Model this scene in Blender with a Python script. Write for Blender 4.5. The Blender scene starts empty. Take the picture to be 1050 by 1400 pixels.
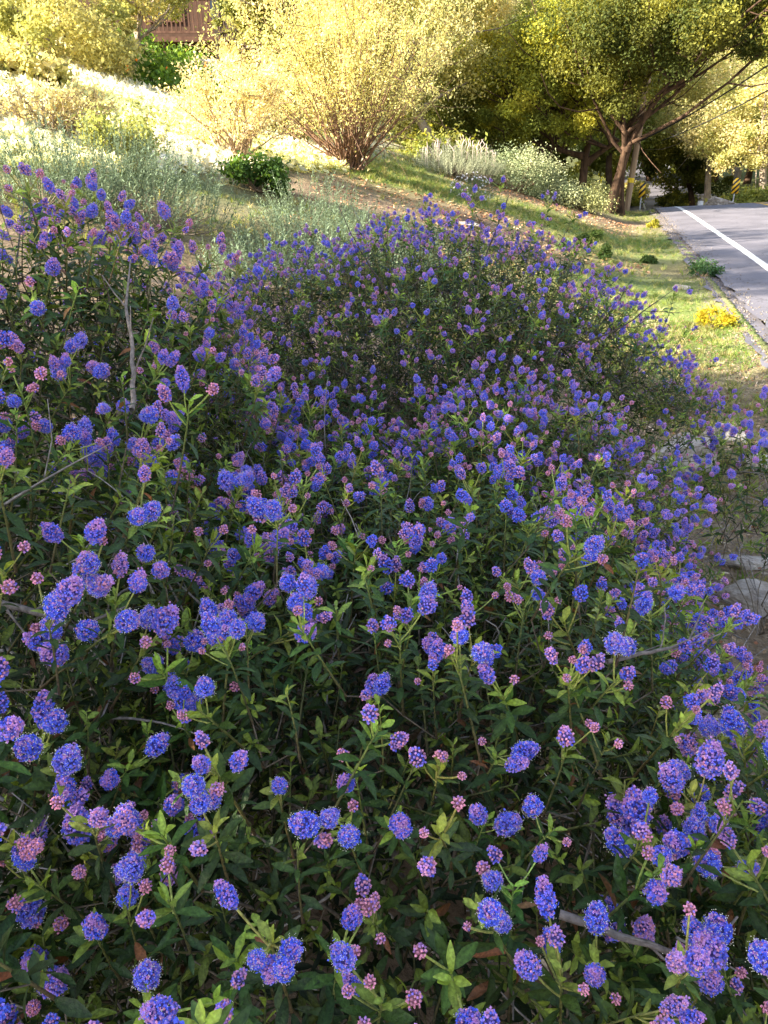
import bpy, math, random
import numpy as np
from math import radians, sin, cos, pi
random.seed(11)
rng = np.random.default_rng(11)
scene = bpy.context.scene
COL = bpy.context.collection
W_ = bpy.data.worlds.new("World"); scene.world = W_; W_.use_nodes = True

# ------------------------------------------------------------------ camera
PITCH = radians(24.6); CAMZ = 1.6; F = 1050.0
cam_d = bpy.data.cameras.new('camera'); cam = bpy.data.objects.new('camera', cam_d); COL.objects.link(cam)
cam.location = (0, 0, CAMZ); cam.rotation_euler = (pi/2 - PITCH, 0, 0)
cam_d.sensor_fit = 'VERTICAL'; cam_d.sensor_height = 36; cam_d.lens = 27
cam_d.clip_start = 0.02; cam_d.clip_end = 2000
scene.camera = cam

def proj(p):
    p = np.asarray(p, float)
    x, y, z = p[..., 0], p[..., 1], p[..., 2] - CAMZ
    dep = y*cos(PITCH) - z*sin(PITCH); up = y*sin(PITCH) + z*cos(PITCH)
    dd = np.where(dep > 1e-3, dep, 1e-3)
    return 525 + F*x/dd, 700 - F*up/dd, dep
def at(px, py, y):
    "point of the world at distance y ahead that the photograph shows at px, py"
    a = (px-525)/F; b = (700-py)/F
    d = np.array([a, cos(PITCH)+b*sin(PITCH), -sin(PITCH)+b*cos(PITCH)])
    d = d*(y/d[1]); return np.array([d[0], d[1], d[2]+CAMZ])

# ------------------------------------------------------------------ properties
def tag(o, label=None, cat=None, group=None, kind=None):
    if label: o['label'] = label
    if cat: o['category'] = cat
    if group: o['group'] = group
    if kind: o['kind'] = kind
    return o
def empty(name, loc, label, cat, group=None, rz=0):
    o = bpy.data.objects.new(name, None); COL.objects.link(o); o.location = loc; o.rotation_euler = (0, 0, rz)
    o.empty_display_size = .1
    return tag(o, label, cat, group)

# ------------------------------------------------------------------ materials
def new_mat(name):
    m = bpy.data.materials.new(name); m.use_nodes = True
    nt = m.node_tree; nt.nodes.clear()
    return m, nt, nt.nodes.new('ShaderNodeOutputMaterial')
def N(nt, t, **kw):
    n = nt.nodes.new(t)
    for k, v in kw.items(): setattr(n, k, v)
    return n
def leaf_mat(name, trans=.35, rough=.45, spec=.4, nscale=60, tcol=(1.25, 1.25, .55), bump=0.0, amp=.35, gain=1.0):
    m, nt, out = new_mat(name); L = nt.links.new
    at_ = N(nt, 'ShaderNodeVertexColor', layer_name='Col')
    geo = N(nt, 'ShaderNodeNewGeometry')
    no = N(nt, 'ShaderNodeTexNoise'); no.inputs['Scale'].default_value = nscale; no.inputs['Detail'].default_value = 3
    L(geo.outputs['Position'], no.inputs['Vector'])
    mr = N(nt, 'ShaderNodeMapRange'); mr.inputs[1].default_value = .3; mr.inputs[2].default_value = .7
    mr.inputs[3].default_value = (1-amp)*gain; mr.inputs[4].default_value = (1+amp)*gain
    L(no.outputs[0], mr.inputs[0])
    mx = N(nt, 'ShaderNodeVectorMath', operation='SCALE'); L(at_.outputs[0], mx.inputs[0]); L(mr.outputs[0], mx.inputs['Scale'])
    p = N(nt, 'ShaderNodeBsdfPrincipled'); L(mx.outputs[0], p.inputs['Base Color'])
    p.inputs['Roughness'].default_value = rough; p.inputs['Specular IOR Level'].default_value = spec
    if bump:
        b = N(nt, 'ShaderNodeBump'); b.inputs['Strength'].default_value = bump; b.inputs['Distance'].default_value = .002
        L(no.outputs[0], b.inputs['Height']); L(b.outputs[0], p.inputs['Normal'])
    if trans > 0:
        tm = N(nt, 'ShaderNodeVectorMath', operation='MULTIPLY'); L(mx.outputs[0], tm.inputs[0]); tm.inputs[1].default_value = tcol
        t = N(nt, 'ShaderNodeBsdfTranslucent'); L(tm.outputs[0], t.inputs['Color'])
        ms = N(nt, 'ShaderNodeMixShader'); ms.inputs[0].default_value = trans
        L(p.outputs[0], ms.inputs[1]); L(t.outputs[0], ms.inputs[2]); L(ms.outputs[0], out.inputs[0])
    else: L(p.outputs[0], out.inputs[0])
    return m
def noise_mat(name, c1, c2, scale=8, rough=.9, bump=.4, bdist=.01, detail=8, stretch=(1, 1, 1), spec=.2, wave=None):
    m, nt, out = new_mat(name); L = nt.links.new
    tc = N(nt, 'ShaderNodeTexCoord'); mp = N(nt, 'ShaderNodeMapping'); mp.inputs['Scale'].default_value = stretch
    L(tc.outputs['Object'], mp.inputs[0])
    no = N(nt, 'ShaderNodeTexNoise'); no.inputs['Scale'].default_value = scale; no.inputs['Detail'].default_value = detail
    no.inputs['Roughness'].default_value = .65; L(mp.outputs[0], no.inputs['Vector'])
    cr = N(nt, 'ShaderNodeValToRGB'); cr.color_ramp.elements[0].position = .35; cr.color_ramp.elements[1].position = .68
    cr.color_ramp.elements[0].color = (*c1, 1); cr.color_ramp.elements[1].color = (*c2, 1)
    L(no.outputs[0], cr.inputs[0])
    p = N(nt, 'ShaderNodeBsdfPrincipled'); L(cr.outputs[0], p.inputs['Base Color']); p.inputs['Roughness'].default_value = rough
    p.inputs['Specular IOR Level'].default_value = spec
    b = N(nt, 'ShaderNodeBump'); b.inputs['Strength'].default_value = bump; b.inputs['Distance'].default_value = bdist
    L(no.outputs[0], b.inputs['Height']); L(b.outputs[0], p.inputs['Normal']); L(p.outputs[0], out.inputs[0])
    return m
M_LEAF = leaf_mat('glossy_leaf', trans=.28, rough=.42, spec=.34, nscale=260, bump=.9, amp=.4)
M_FLOR = leaf_mat('petal', trans=.15, rough=.65, spec=.15, nscale=400, tcol=(1, 1, 1), amp=.15)
M_TWIG = leaf_mat('twig_bark', trans=0, rough=.85, spec=.15, nscale=120, bump=.8, amp=.45)
M_TREE = leaf_mat('tree_leaf', trans=.42, rough=.6, spec=.15, nscale=1.6, tcol=(1.35, 1.2, .45), amp=.3)
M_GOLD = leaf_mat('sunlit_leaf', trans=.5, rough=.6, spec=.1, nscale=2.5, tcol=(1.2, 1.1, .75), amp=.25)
M_GRAY = leaf_mat('sage_leaf', trans=.25, rough=.75, spec=.1, nscale=14, tcol=(1.1, 1.1, .8), amp=.25)
M_GRASS = leaf_mat('grass_blade', trans=.4, rough=.6, spec=.15, nscale=2.2, tcol=(1.3, 1.25, .4), amp=.35)
M_BARK = noise_mat('oak_bark', (.025, .014, .009), (.11, .065, .04), scale=9, bump=.9, bdist=.03, stretch=(1, 1, .25))
M_PALEBARK = noise_mat('pale_bark', (.16, .12, .09), (.42, .35, .28), scale=9, bump=.7, bdist=.02, stretch=(1, 1, .3))
M_ROCK = noise_mat('sandstone', (.22, .175, .14), (.56, .51, .46), scale=11, bump=1.0, bdist=.03, rough=.95, detail=12)
M_WOODPOLE = noise_mat('pole_wood', (.22, .14, .09), (.40, .29, .19), scale=12, bump=.4, stretch=(1, 1, .06))
M_DECK = noise_mat('redwood', (.055, .026, .018), (.14, .075, .052), scale=6, bump=.3, stretch=(1, 1, .15))
M_WALLP = noise_mat('brown_siding', (.05, .028, .018), (.09, .05, .035), scale=3, bump=.2)
M_METAL = noise_mat('dark_iron', (.03, .022, .018), (.06, .045, .035), scale=20, bump=.1, rough=.5)
M_STEEL = noise_mat('galvanised', (.3, .3, .3), (.45, .45, .44), scale=30, bump=.1, rough=.5)
M_STONE = noise_mat('retaining_stone', (.30, .27, .24), (.55, .51, .46), scale=5, bump=.6, bdist=.03)
M_CABLE = noise_mat('cable', (.02, .02, .02), (.05, .05, .05), scale=5, bump=0)

# ------------------------------------------------------------------ mesh accumulator
class Tmpl:
    "small mesh: verts, triangle+quad faces (quads as 4, tris repeat -1), per vertex colour"
    def __init__(s, V, Fq, C):
        s.V = np.asarray(V, float); s.F = np.asarray(Fq, int).reshape(-1, 4); s.C = np.asarray(C, float)
def merge(ts):
    V = []; Fc = []; C = []; o = 0
    for t in ts:
        V.append(t.V); f = t.F.copy(); f[f >= 0] += o; Fc.append(f); C.append(t.C); o += len(t.V)
    return Tmpl(np.concatenate(V), np.concatenate(Fc), np.concatenate(C))
class Acc:
    def __init__(s): s.V = []; s.F = []; s.C = []; s.n = 0
    def add(s, t, tint=None):
        s.V.append(t.V); f = t.F.copy(); f[f >= 0] += s.n; s.F.append(f)
        c = t.C if tint is None else t.C*np.asarray(tint)
        s.C.append(c); s.n += len(t.V)
    def inst(s, t, R, T, tint=None):
        "R (k,3,3) with scale included, T (k,3), tint (k,3)"
        k = len(T)
        if k == 0: return
        nv = len(t.V)
        V = np.einsum('kij,nj->kni', R, t.V) + T[:, None, :]
        C = np.broadcast_to(t.C, (k, nv, 3)).copy()
        if tint is not None: C *= tint[:, None, :]
        f = np.broadcast_to(t.F, (k,)+t.F.shape).copy()
        off = (np.arange(k)*nv + s.n)[:, None, None]
        f = np.where(f >= 0, f+off, -1)
        s.V.append(V.reshape(-1, 3)); s.C.append(C.reshape(-1, 3)); s.F.append(f.reshape(-1, 4)); s.n += k*nv
    def mesh(s, name, mat, smooth=True, origin=(0, 0, 0)):
        V = np.concatenate(s.V) - np.asarray(origin); Fc = np.concatenate(s.F); C = np.concatenate(s.C)
        me = bpy.data.meshes.new(name)
        cnt = np.where(Fc[:, 3] < 0, 3, 4); starts = np.concatenate([[0], np.cumsum(cnt)[:-1]])
        loops = Fc.reshape(-1); loops = loops[loops >= 0]
        me.vertices.add(len(V)); me.vertices.foreach_set('co', V.astype(np.float32).ravel())
        me.loops.add(len(loops)); me.loops.foreach_set('vertex_index', loops.astype(np.int32))
        me.polygons.add(len(Fc)); me.polygons.foreach_set('loop_start', starts.astype(np.int32))
        me.polygons.foreach_set('use_smooth', np.full(len(Fc), smooth))
        me.update(calc_edges=True)
        a = me.color_attributes.new('Col', 'FLOAT_COLOR', 'POINT')
        a.data.foreach_set('color', np.concatenate([np.clip(C, 0, 1), np.ones((len(C), 1))], 1).astype(np.float32).ravel())
        me.materials.append(mat)
        return me
    def obj(s, name, mat, parent=None, smooth=True, origin=(0, 0, 0)):
        o = bpy.data.objects.new(name, s.mesh(name, mat, smooth, origin)); COL.objects.link(o)
        if parent: o.parent = parent
        else: o.location = origin
        return o
def unit(v): v = np.asarray(v, float); return v/(np.linalg.norm(v, axis=-1, keepdims=True)+1e-9)
def frames(z, spin=None, scale=None):
    "rotation matrices with local z along z, random spin, scale (k,) or (k,3)"
    z = unit(z); k = len(z)
    if spin is None: spin = rng.uniform(0, 2*pi, k)
    a = np.where(np.abs(z[:, 2:3]) < .9, np.array([[0, 0, 1.]]), np.array([[1., 0, 0]]))
    x = unit(np.cross(a, z)); y = np.cross(z, x)
    c, s_ = np.cos(spin)[:, None], np.sin(spin)[:, None]
    X = x*c + y*s_; Y = -x*s_ + y*c
    R = np.stack([X, Y, z], -1)
    if scale is not None:
        scale = np.asarray(scale, float)
        if scale.ndim == 1: scale = scale[:, None].repeat(3, 1)
        R = R*scale[:, None, :]
    return R
def tube(P, rad, col, sides=6, cap=True):
    P = np.asarray(P, float); n = len(P); rad = np.broadcast_to(np.asarray(rad, float), (n,))
    T = unit(np.gradient(P, axis=0)); up = np.array([0, 0, 1.]) if abs(T[0][2]) < .9 else np.array([1., 0, 0])
    V = []; x = unit(np.cross(up, T[0]))
    for i in range(n):
        x = unit(x - T[i]*np.dot(x, T[i])); y = np.cross(T[i], x)
        a = np.linspace(0, 2*pi, sides, endpoint=False)
        V.append(P[i] + rad[i]*(np.cos(a)[:, None]*x + np.sin(a)[:, None]*y))
    V = np.concatenate(V); Fc = []
    for i in range(n-1):
        for j in range(sides):
            k = (j+1) % sides; Fc.append((i*sides+j, i*sides+k, (i+1)*sides+k, (i+1)*sides+j))
    if cap:
        V = np.concatenate([V, [P[-1]+T[-1]*rad[-1]*.6]]); e = len(V)-1
        for j in range(sides): Fc.append(((n-1)*sides+j, (n-1)*sides+(j+1) % sides, e, -1))
    col = np.asarray(col, float)
    C = np.tile(col, (len(V), 1)) if col.ndim == 1 else np.concatenate([np.repeat(col, sides, 0), [col[-1]]])[:len(V)]
    return Tmpl(V, Fc, C)
def box(x0, x1, y0, y1, z0, z1, col=(1, 1, 1)):
    V = [(x, y, z) for z in (z0, z1) for y in (y0, y1) for x in (x0, x1)]
    return Tmpl(V, [(0, 2, 3, 1), (4, 5, 7, 6), (0, 1, 5, 4), (2, 6, 7, 3), (0, 4, 6, 2), (1, 3, 7, 5)], np.tile(col, (8, 1)))
def bez(p0, p1, p2, n):
    t = np.linspace(0, 1, n)[:, None]; return (1-t)**2*np.asarray(p0) + 2*t*(1-t)*np.asarray(p1) + t*t*np.asarray(p2)

# smooth pseudo noise on the plane
_k = rng.normal(size=(24, 2)); _ph = rng.uniform(0, 2*pi, 24)
def pn(x, y, sc):
    r = 0
    for i in range(8):
        k = _k[i]*(1+i*.35)/sc; r = r + np.sin(k[0]*x + k[1]*y + _ph[i])/(1+i*.35)
    return r/3.2

# ------------------------------------------------------------------ terrain
def side(x, y): return -(x-4.55)*.965 + (y-9.9)*.26       # metres left of the asphalt's left edge
PY = [-60, 0, 20, 28, 33, 40, 50, 65, 80, 110, 150, 260, 900]
PZ = [-.2, 0, 0, 0, -.06, -.75, -1.6, -1.25, -.65, .35, 1.4, 3.5, 12]
def prof(y):
    r = 0
    for d, w in ((-2.5, .2), (-1.2, .2), (0, .2), (1.2, .2), (2.5, .2)): r = r + w*np.interp(y+d, PY, PZ)
    return r
def sstep(a, b, x): t = np.clip((x-a)/(b-a), 0, 1); return t*t*(3-2*t)
RW = 6.9
def road_z(x, y):
    s = side(x, y); cr = .05*np.clip(-s, 0, RW+1)*(1-sstep(40, 62, y))*sstep(6, 16, y)
    return prof(y) + cr
def ground_z(x, y, fine=True):
    x = np.asarray(x, float); y = np.asarray(y, float)
    s = side(x, y); z = road_z(x, y)
    left = np.maximum(0, s-1.1)
    k = .29 - .10*sstep(60, 120, y)
    z = z + k*left*left/(left+.5) + .10*np.maximum(0, s-17)
    right = np.maximum(0, -s-RW-.6)
    z = z + .16*right*right/(right+2) + .25*np.maximum(0, right-22)
    inr = (s < .15) & (s > -RW-.15)
    z = z - np.where(inr, .10, 0) - .10*sstep(0, .5, s)*(1-sstep(.5, 2.2, s))
    if fine:
        amp = sstep(.2, 1.5, s) + sstep(RW+.2, RW+2, -s)
        z = z + amp*(pn(x, y, 1.6)*.05 + pn(x+31, y-7, .45)*.022 + pn(x, y, 9)*.12*sstep(6, 20, np.hypot(x, y)))
    return z
def gz(x, y): return float(ground_z(x, y))

def axis(a, b, near0, near1, fine, coarse_n, p=2.2):
    lo = near0 - (near0-a)*np.linspace(1, 0, coarse_n, endpoint=False)**p
    mid = np.arange(near0, near1, fine)
    hi = near1 + (b-near1)*np.linspace(0, 1, coarse_n)**p
    return np.concatenate([lo, mid, hi])
def grid_mesh(name, xs, ys, zf, colf, mat, kind='structure'):
    X, Y = np.meshgrid(xs, ys); Z = zf(X, Y); nx, ny = len(xs), len(ys)
    V = np.stack([X, Y, Z], -1).reshape(-1, 3)
    i = np.arange(nx-1)[None, :] + np.arange(ny-1)[:, None]*nx
    Fq = np.stack([i, i+1, i+nx+1, i+nx], -1).reshape(-1, 4)
    a = Acc(); a.add(Tmpl(V, Fq, colf(V[:, 0], V[:, 1])))
    o = a.obj(name, mat); tag(o, kind=kind); return o
def mixc(a, b, t): return np.asarray(a)[None]*(1-t[:, None]) + np.asarray(b)[None]*t[:, None]
def ground_col(x, y):
    s = side(x, y)
    soil = mixc((.15, .105, .07), (.30, .225, .15), np.clip(.5+pn(x, y, .35)*.8, 0, 1))
    green = mixc((.10, .16, .045), (.20, .25, .07), np.clip(.5+pn(x+9, y, 1.1)*.8, 0, 1))
    g = np.clip(.5 + pn(x-5, y+3, 2.2)*1.1, 0, 1)*sstep(5, 9, y)*(1-.6*sstep(8, 14, s)*0)
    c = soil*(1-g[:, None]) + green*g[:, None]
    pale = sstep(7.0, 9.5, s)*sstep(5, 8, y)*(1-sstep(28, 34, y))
    c = c*(1-pale[:, None]) + np.array([[.80, .77, .58]])*pale[:, None]  # slope colour bleached to stand for overexposed sunlight
    far = sstep(34, 48, y); c = c*(1-far[:, None]) + np.array([[.12, .13, .05]])*far[:, None]
    return c
def ground_mat():
    m, nt, out = new_mat('ground_soil'); L = nt.links.new
    a = N(nt, 'ShaderNodeVertexColor', layer_name='Col'); g = N(nt, 'ShaderNodeNewGeometry')
    n1 = N(nt, 'ShaderNodeTexNoise'); n1.inputs['Scale'].default_value = 22; n1.inputs['Detail'].default_value = 9; n1.inputs['Roughness'].default_value = .7
    vo = N(nt, 'ShaderNodeTexVoronoi'); vo.inputs['Scale'].default_value = 55
    L(g.outputs['Position'], n1.inputs['Vector']); L(g.outputs['Position'], vo.inputs['Vector'])
    mr = N(nt, 'ShaderNodeMapRange'); mr.inputs[1].default_value = .3; mr.inputs[2].default_value = .7; mr.inputs[3].default_value = .5; mr.inputs[4].default_value = 1.5
    L(n1.outputs[0], mr.inputs[0])
    mv = N(nt, 'ShaderNodeMapRange'); mv.inputs[1].default_value = 0; mv.inputs[2].default_value = .6; mv.inputs[3].default_value = .75; mv.inputs[4].default_value = 1.2
    L(vo.outputs['Distance'], mv.inputs[0])
    mu = N(nt, 'ShaderNodeMath', operation='MULTIPLY'); L(mr.outputs[0], mu.inputs[0]); L(mv.outputs[0], mu.inputs[1])
    sc = N(nt, 'ShaderNodeVectorMath', operation='SCALE'); L(a.outputs[0], sc.inputs[0]); L(mu.outputs[0], sc.inputs['Scale'])
    p = N(nt, 'ShaderNodeBsdfPrincipled'); p.inputs['Roughness'].default_value = .95; p.inputs['Specular IOR Level'].default_value = .1
    b = N(nt, 'ShaderNodeBump'); b.inputs['Strength'].default_value = .9; b.inputs['Distance'].default_value = .02
    L(mu.outputs[0], b.inputs['Height']); L(b.outputs[0], p.inputs['Normal']); L(sc.outputs[0], p.inputs['Base Color']); L(p.outputs[0], out.inputs[0])
    return m
xs = axis(-260, 420, -2, 6.5, .045, 95); ys = axis(-40, 700, 0, 12, .06, 150, 2.0)
grid_mesh('ground', xs, ys, ground_z, ground_col, ground_mat())

# road: strip along the side() line
nrm = np.array([.965, -.26])/1.0; dirv = np.array([.26, .965]); nn = .965**2+.26**2
def rp(s, t, dz=0):
    "point s metres left of the edge, t metres along"
    x = 4.55 - nrm[0]*s/nn + dirv[0]*t/nn; y = 9.9 - nrm[1]*s/nn + dirv[1]*t/nn
    return x, y, road_z(x, y)+dz
def asphalt():
    m, nt, out = new_mat('asphalt'); L = nt.links.new
    g = N(nt, 'ShaderNodeNewGeometry')
    n1 = N(nt, 'ShaderNodeTexNoise'); n1.inputs['Scale'].default_value = 1.1; n1.inputs['Detail'].default_value = 6
    n2 = N(nt, 'ShaderNodeTexNoise'); n2.inputs['Scale'].default_value = 160; n2.inputs['Detail'].default_value = 2
    L(g.outputs['Position'], n1.inputs['Vector']); L(g.outputs['Position'], n2.inputs['Vector'])
    cr = N(nt, 'ShaderNodeValToRGB'); cr.color_ramp.elements[0].color = (.075, .07, .088, 1); cr.color_ramp.elements[1].color = (.17, .16, .19, 1)
    ad = N(nt, 'ShaderNodeMath', operation='MULTIPLY_ADD'); ad.inputs[1].default_value = .5
    L(n2.outputs[0], ad.inputs[0]); 
    hf = N(nt, 'ShaderNodeMath', operation='MULTIPLY'); hf.inputs[1].default_value = .5; L(n1.outputs[0], hf.inputs[0]); L(hf.outputs[0], ad.inputs[2])
    L(ad.outputs[0], cr.inputs[0]); cr.color_ramp.elements[0].position = .35; cr.color_ramp.elements[1].position = .65
    vo = N(nt, 'ShaderNodeTexVoronoi', feature='DISTANCE_TO_EDGE'); vo.inputs['Scale'].default_value = .8; n3 = N(nt, 'ShaderNodeTexNoise'); n3.inputs['Scale'].default_value = 3; n3.inputs['Detail'].default_value = 5
    L(g.outputs['Position'], n3.inputs['Vector']); vm = N(nt, 'ShaderNodeVectorMath', operation='ADD'); L(g.outputs['Position'], vm.inputs[0]); L(n3.outputs['Color'], vm.inputs[1]); L(vm.outputs[0], vo.inputs['Vector'])
    cm = N(nt, 'ShaderNodeMapRange'); cm.inputs[1].default_value = .0; cm.inputs[2].default_value = .012; cm.inputs[3].default_value = .35; cm.inputs[4].default_value = 1; L(vo.outputs['Distance'], cm.inputs[0])
    cs = N(nt, 'ShaderNodeVectorMath', operation='SCALE'); L(cr.outputs[0], cs.inputs[0]); L(cm.outputs[0], cs.inputs['Scale'])
    p = N(nt, 'ShaderNodeBsdfPrincipled'); p.inputs['Roughness'].default_value = .85; L(cs.outputs[0], p.inputs['Base Color'])
    b = N(nt, 'ShaderNodeBump'); b.inputs['Strength'].default_value = .4; b.inputs['Distance'].default_value = .006
    L(n2.outputs[0], b.inputs['Height']); L(b.outputs[0], p.inputs['Normal']); L(p.outputs[0], out.inputs[0]); return m
def strip(name, s0, s1, t0, t1, dz, mat, ns=6, jag=0, step=.4):
    ts = np.arange(t0, t1+step, step); ss = np.linspace(s0, s1, ns)
    S, T = np.meshgrid(ss, ts)
    if jag: S[:, 0] += (pn(ts*3, ts*0, 1.)*.8 + rng.normal(0, .35, len(ts)))*jag
    x, y, z = rp(S, T, dz)
    V = np.stack([x, y, z], -1).reshape(-1, 3); ny = len(ts)
    i = np.arange(ns-1)[None, :] + np.arange(ny-1)[:, None]*ns
    Fq = np.stack([i, i+ns, i+ns+1, i+1], -1).reshape(-1, 4)
    a = Acc(); a.add(Tmpl(V, Fq, np.ones((len(V), 3))))
    return tag(a.obj(name, mat), kind='structure')
M_ASPH = asphalt()
# road edge (jagged) with a little thickness
strip('road', 0.05, -RW, -14, 240, 0, M_ASPH, ns=14, jag=.07, step=.25)
strip('road_edge', 0.28, 0.0, -14, 240, -.045, M_ASPH, ns=4, jag=.10, step=.2)
M_WHITE = noise_mat('worn_white_paint', (.45, .45, .45), (.82, .82, .80), scale=14, bump=.1)
M_ORANGE = noise_mat('worn_yellow_paint', (.5, .28, .05), (.75, .45, .08), scale=14, bump=.1)
strip('road_edge_line', -.72, -.86, -14, 240, .004, M_WHITE, ns=2)
strip('far_edge_line', -RW+.35, -RW+.49, -14, 240, .004, M_WHITE, ns=2)
strip('road_centre_line', -3.62, -3.74, -14, 240, .004, M_ORANGE, ns=2)
strip('road_centre_line', -3.86, -3.98, -14, 240, .004, M_ORANGE, ns=2)

# ------------------------------------------------------------------ templates
def leaf_tmpl(L_, W, fold=.35, curve=.25, n=5, col=(1, 1, 1), serr=.08, rib=1.35):
    "leaf lying along +y, upper side +z"
    t = np.linspace(0, 1, n); prof_ = np.sin(pi*np.clip(t, 0, 1)**1.25)**.6; prof_[0] = .10; prof_[-1] = .16
    V = []; C = []
    for i, tt in enumerate(t):
        w = W*.5*prof_[i]*(1+serr*(1 if i % 2 else -1)); y = L_*tt; z = -curve*L_*tt*tt
        V += [(-w, y, z+w*fold), (0, y, z), (w, y, z+w*fold)]
        c = np.array(col)
        C += [c, c*rib, c]
    Fq = []
    for i in range(n-1):
        a = i*3; Fq += [(a, a+1, a+4, a+3), (a+1, a+2, a+5, a+4)]
    return Tmpl(V, Fq, C)
def place(t, R, T, tint=None):
    c = t.C if tint is None else t.C*np.asarray(tint)
    return Tmpl(t.V @ np.asarray(R).T + np.asarray(T), t.F, c)
def leaf_R(axis_dir, upish, s=1.0):
    y = unit(axis_dir); z = unit(upish - y*np.dot(upish, y)); x = np.cross(y, z)
    return np.stack([x, y, z], -1)*s

GREEN_D = np.array([.030, .062, .015]); GREEN_M = np.array([.090, .165, .024]); GREEN_L = np.array([.27, .36, .05])
def sprig(hi, flowers, length=.15, nl=18):
    "leafy shoot along +z; returns template and flower anchors (pos, dir, class)"
    r = rng; parts = []; anchors = []
    bend = np.array([r.normal(0, .25), r.normal(0, .25), 1.]); P = bez((0, 0, 0), (bend[0]*.02, bend[1]*.02, length*.5), (bend[0]*length*.5, bend[1]*length*.5, length), 5 if hi else 3)
    n = len(P); f = np.linspace(0, 1, n)[:, None]
    parts.append(tube(P, np.linspace(.0022, .0011, n), (1-f)*np.array([[.12, .085, .05]]) + f*np.array([[.24, .28, .07]]), sides=5 if hi else 3))
    for i in range(nl):
        t = .12 + .87*(i/(nl-1))**.62; p = P[0]*(1-t) + P[-1]*t
        idx = t*(n-1); a = int(min(idx, n-2)); p = P[a] + (P[a+1]-P[a])*(idx-a)
        ph = i*2.4 + r.normal(0, .3); tip = max(0, (t-.55)/.45)
        el = radians(8 + 40*tip + r.normal(0, 14))
        d = np.array([cos(ph)*cos(el), sin(ph)*cos(el), sin(el)])
        L_ = (.033 - .007*tip**2)*r.uniform(.65, 1.3); Wd = L_*r.uniform(.25, .36)
        if i >= nl-3: L_ *= .68
        col = GREEN_D*(1-tip) + GREEN_M*tip
        if i >= nl-5: col = GREEN_L*r.uniform(.6, 1.1)
        col = col*r.uniform(.75, 1.3)
        if r.random() < .012: col = np.array([.22, .09, .035])
        lt = leaf_tmpl(L_, Wd, fold=r.uniform(.25, .6), curve=r.uniform(.05, .45), n=6 if hi else 3, col=col, serr=.07 if hi else 0)
        R = leaf_R(d, np.array([0, 0, 1.])+r.normal(0, .3, 3))
        parts.append(place(lt, R, p + unit(d)*.001))
    for k in range(flowers):
        t = r.uniform(.72, 1.0); p = P[0]*(1-t)+P[-1]*t; ph = r.uniform(0, 2*pi) + k*2.1
        sp = radians(r.uniform(18, 66)) if flowers > 1 else radians(r.uniform(5, 35))
        d = np.array([cos(ph)*sin(sp), sin(ph)*sin(sp), cos(sp)])
        L_ = r.uniform(.022, .046) if k == 0 else r.uniform(.020, .060)
        q = p + d*L_ + np.array([0, 0, .004])
        parts.append(tube(bez(p, p+d*L_*.5-np.array([0, 0, .003]), q, 4 if hi else 2), .0013, (.42, .46, .12), sides=4 if hi else 3, cap=False))
        anchors.append((q, d, 0 if k == 0 else k))
    return merge(parts), anchors
SP_HI = [sprig(True, f) for f in (1, 2, 3, 3, 4, 4, 5, 2, 3, 3, 4, 6)]
SP_HI0 = [sprig(True, 0, .13, 13) for _ in range(5)]
SP_LO = [sprig(False, f) for f in (2, 3, 4, 4, 5, 6, 3, 3)]
SP_LO0 = [sprig(False, 0, .13, 11) for _ in range(4)]

OCT_V = np.array([(1, 0, 0), (-1, 0, 0), (0, 1, 0), (0, -1, 0), (0, 0, 1), (0, 0, -1)], float)
OCT_F = [(0, 2, 4, -1), (2, 1, 4, -1), (1, 3, 4, -1), (3, 0, 4, -1), (2, 0, 5, -1), (1, 2, 5, -1), (3, 1, 5, -1), (0, 3, 5, -1)]
OCT = Tmpl(OCT_V, OCT_F, np.ones((6, 3)))
CRO_V = [(0, 0, 0)]  # open 5-petal floret
PET = []
def floret():
    V = [(0, 0, -.3)]; C = [(.8, .8, .8)]; Fq = []
    for k in range(5):
        a = 2*pi*k/5
        V += [(cos(a-.45)*.75, sin(a-.45)*.75, .25), (cos(a)*1.25, sin(a)*1.25, .1), (cos(a+.45)*.75, sin(a+.45)*.75, .25)]
        C += [(1, 1, 1), (1.15, 1.15, 1.1), (1, 1, 1)]; b = 1+k*3
        Fq.append((0, b, b+1, b+2))
    V = np.array(V, float)
    return Tmpl(V, Fq, C)
FLO = floret()
BLUE = np.array([.105, .165, .92]); VIO = np.array([.28, .21, .80]); PINK = np.array([.84, .35, .47]); DUSK = np.array([.52, .27, .62])
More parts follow.
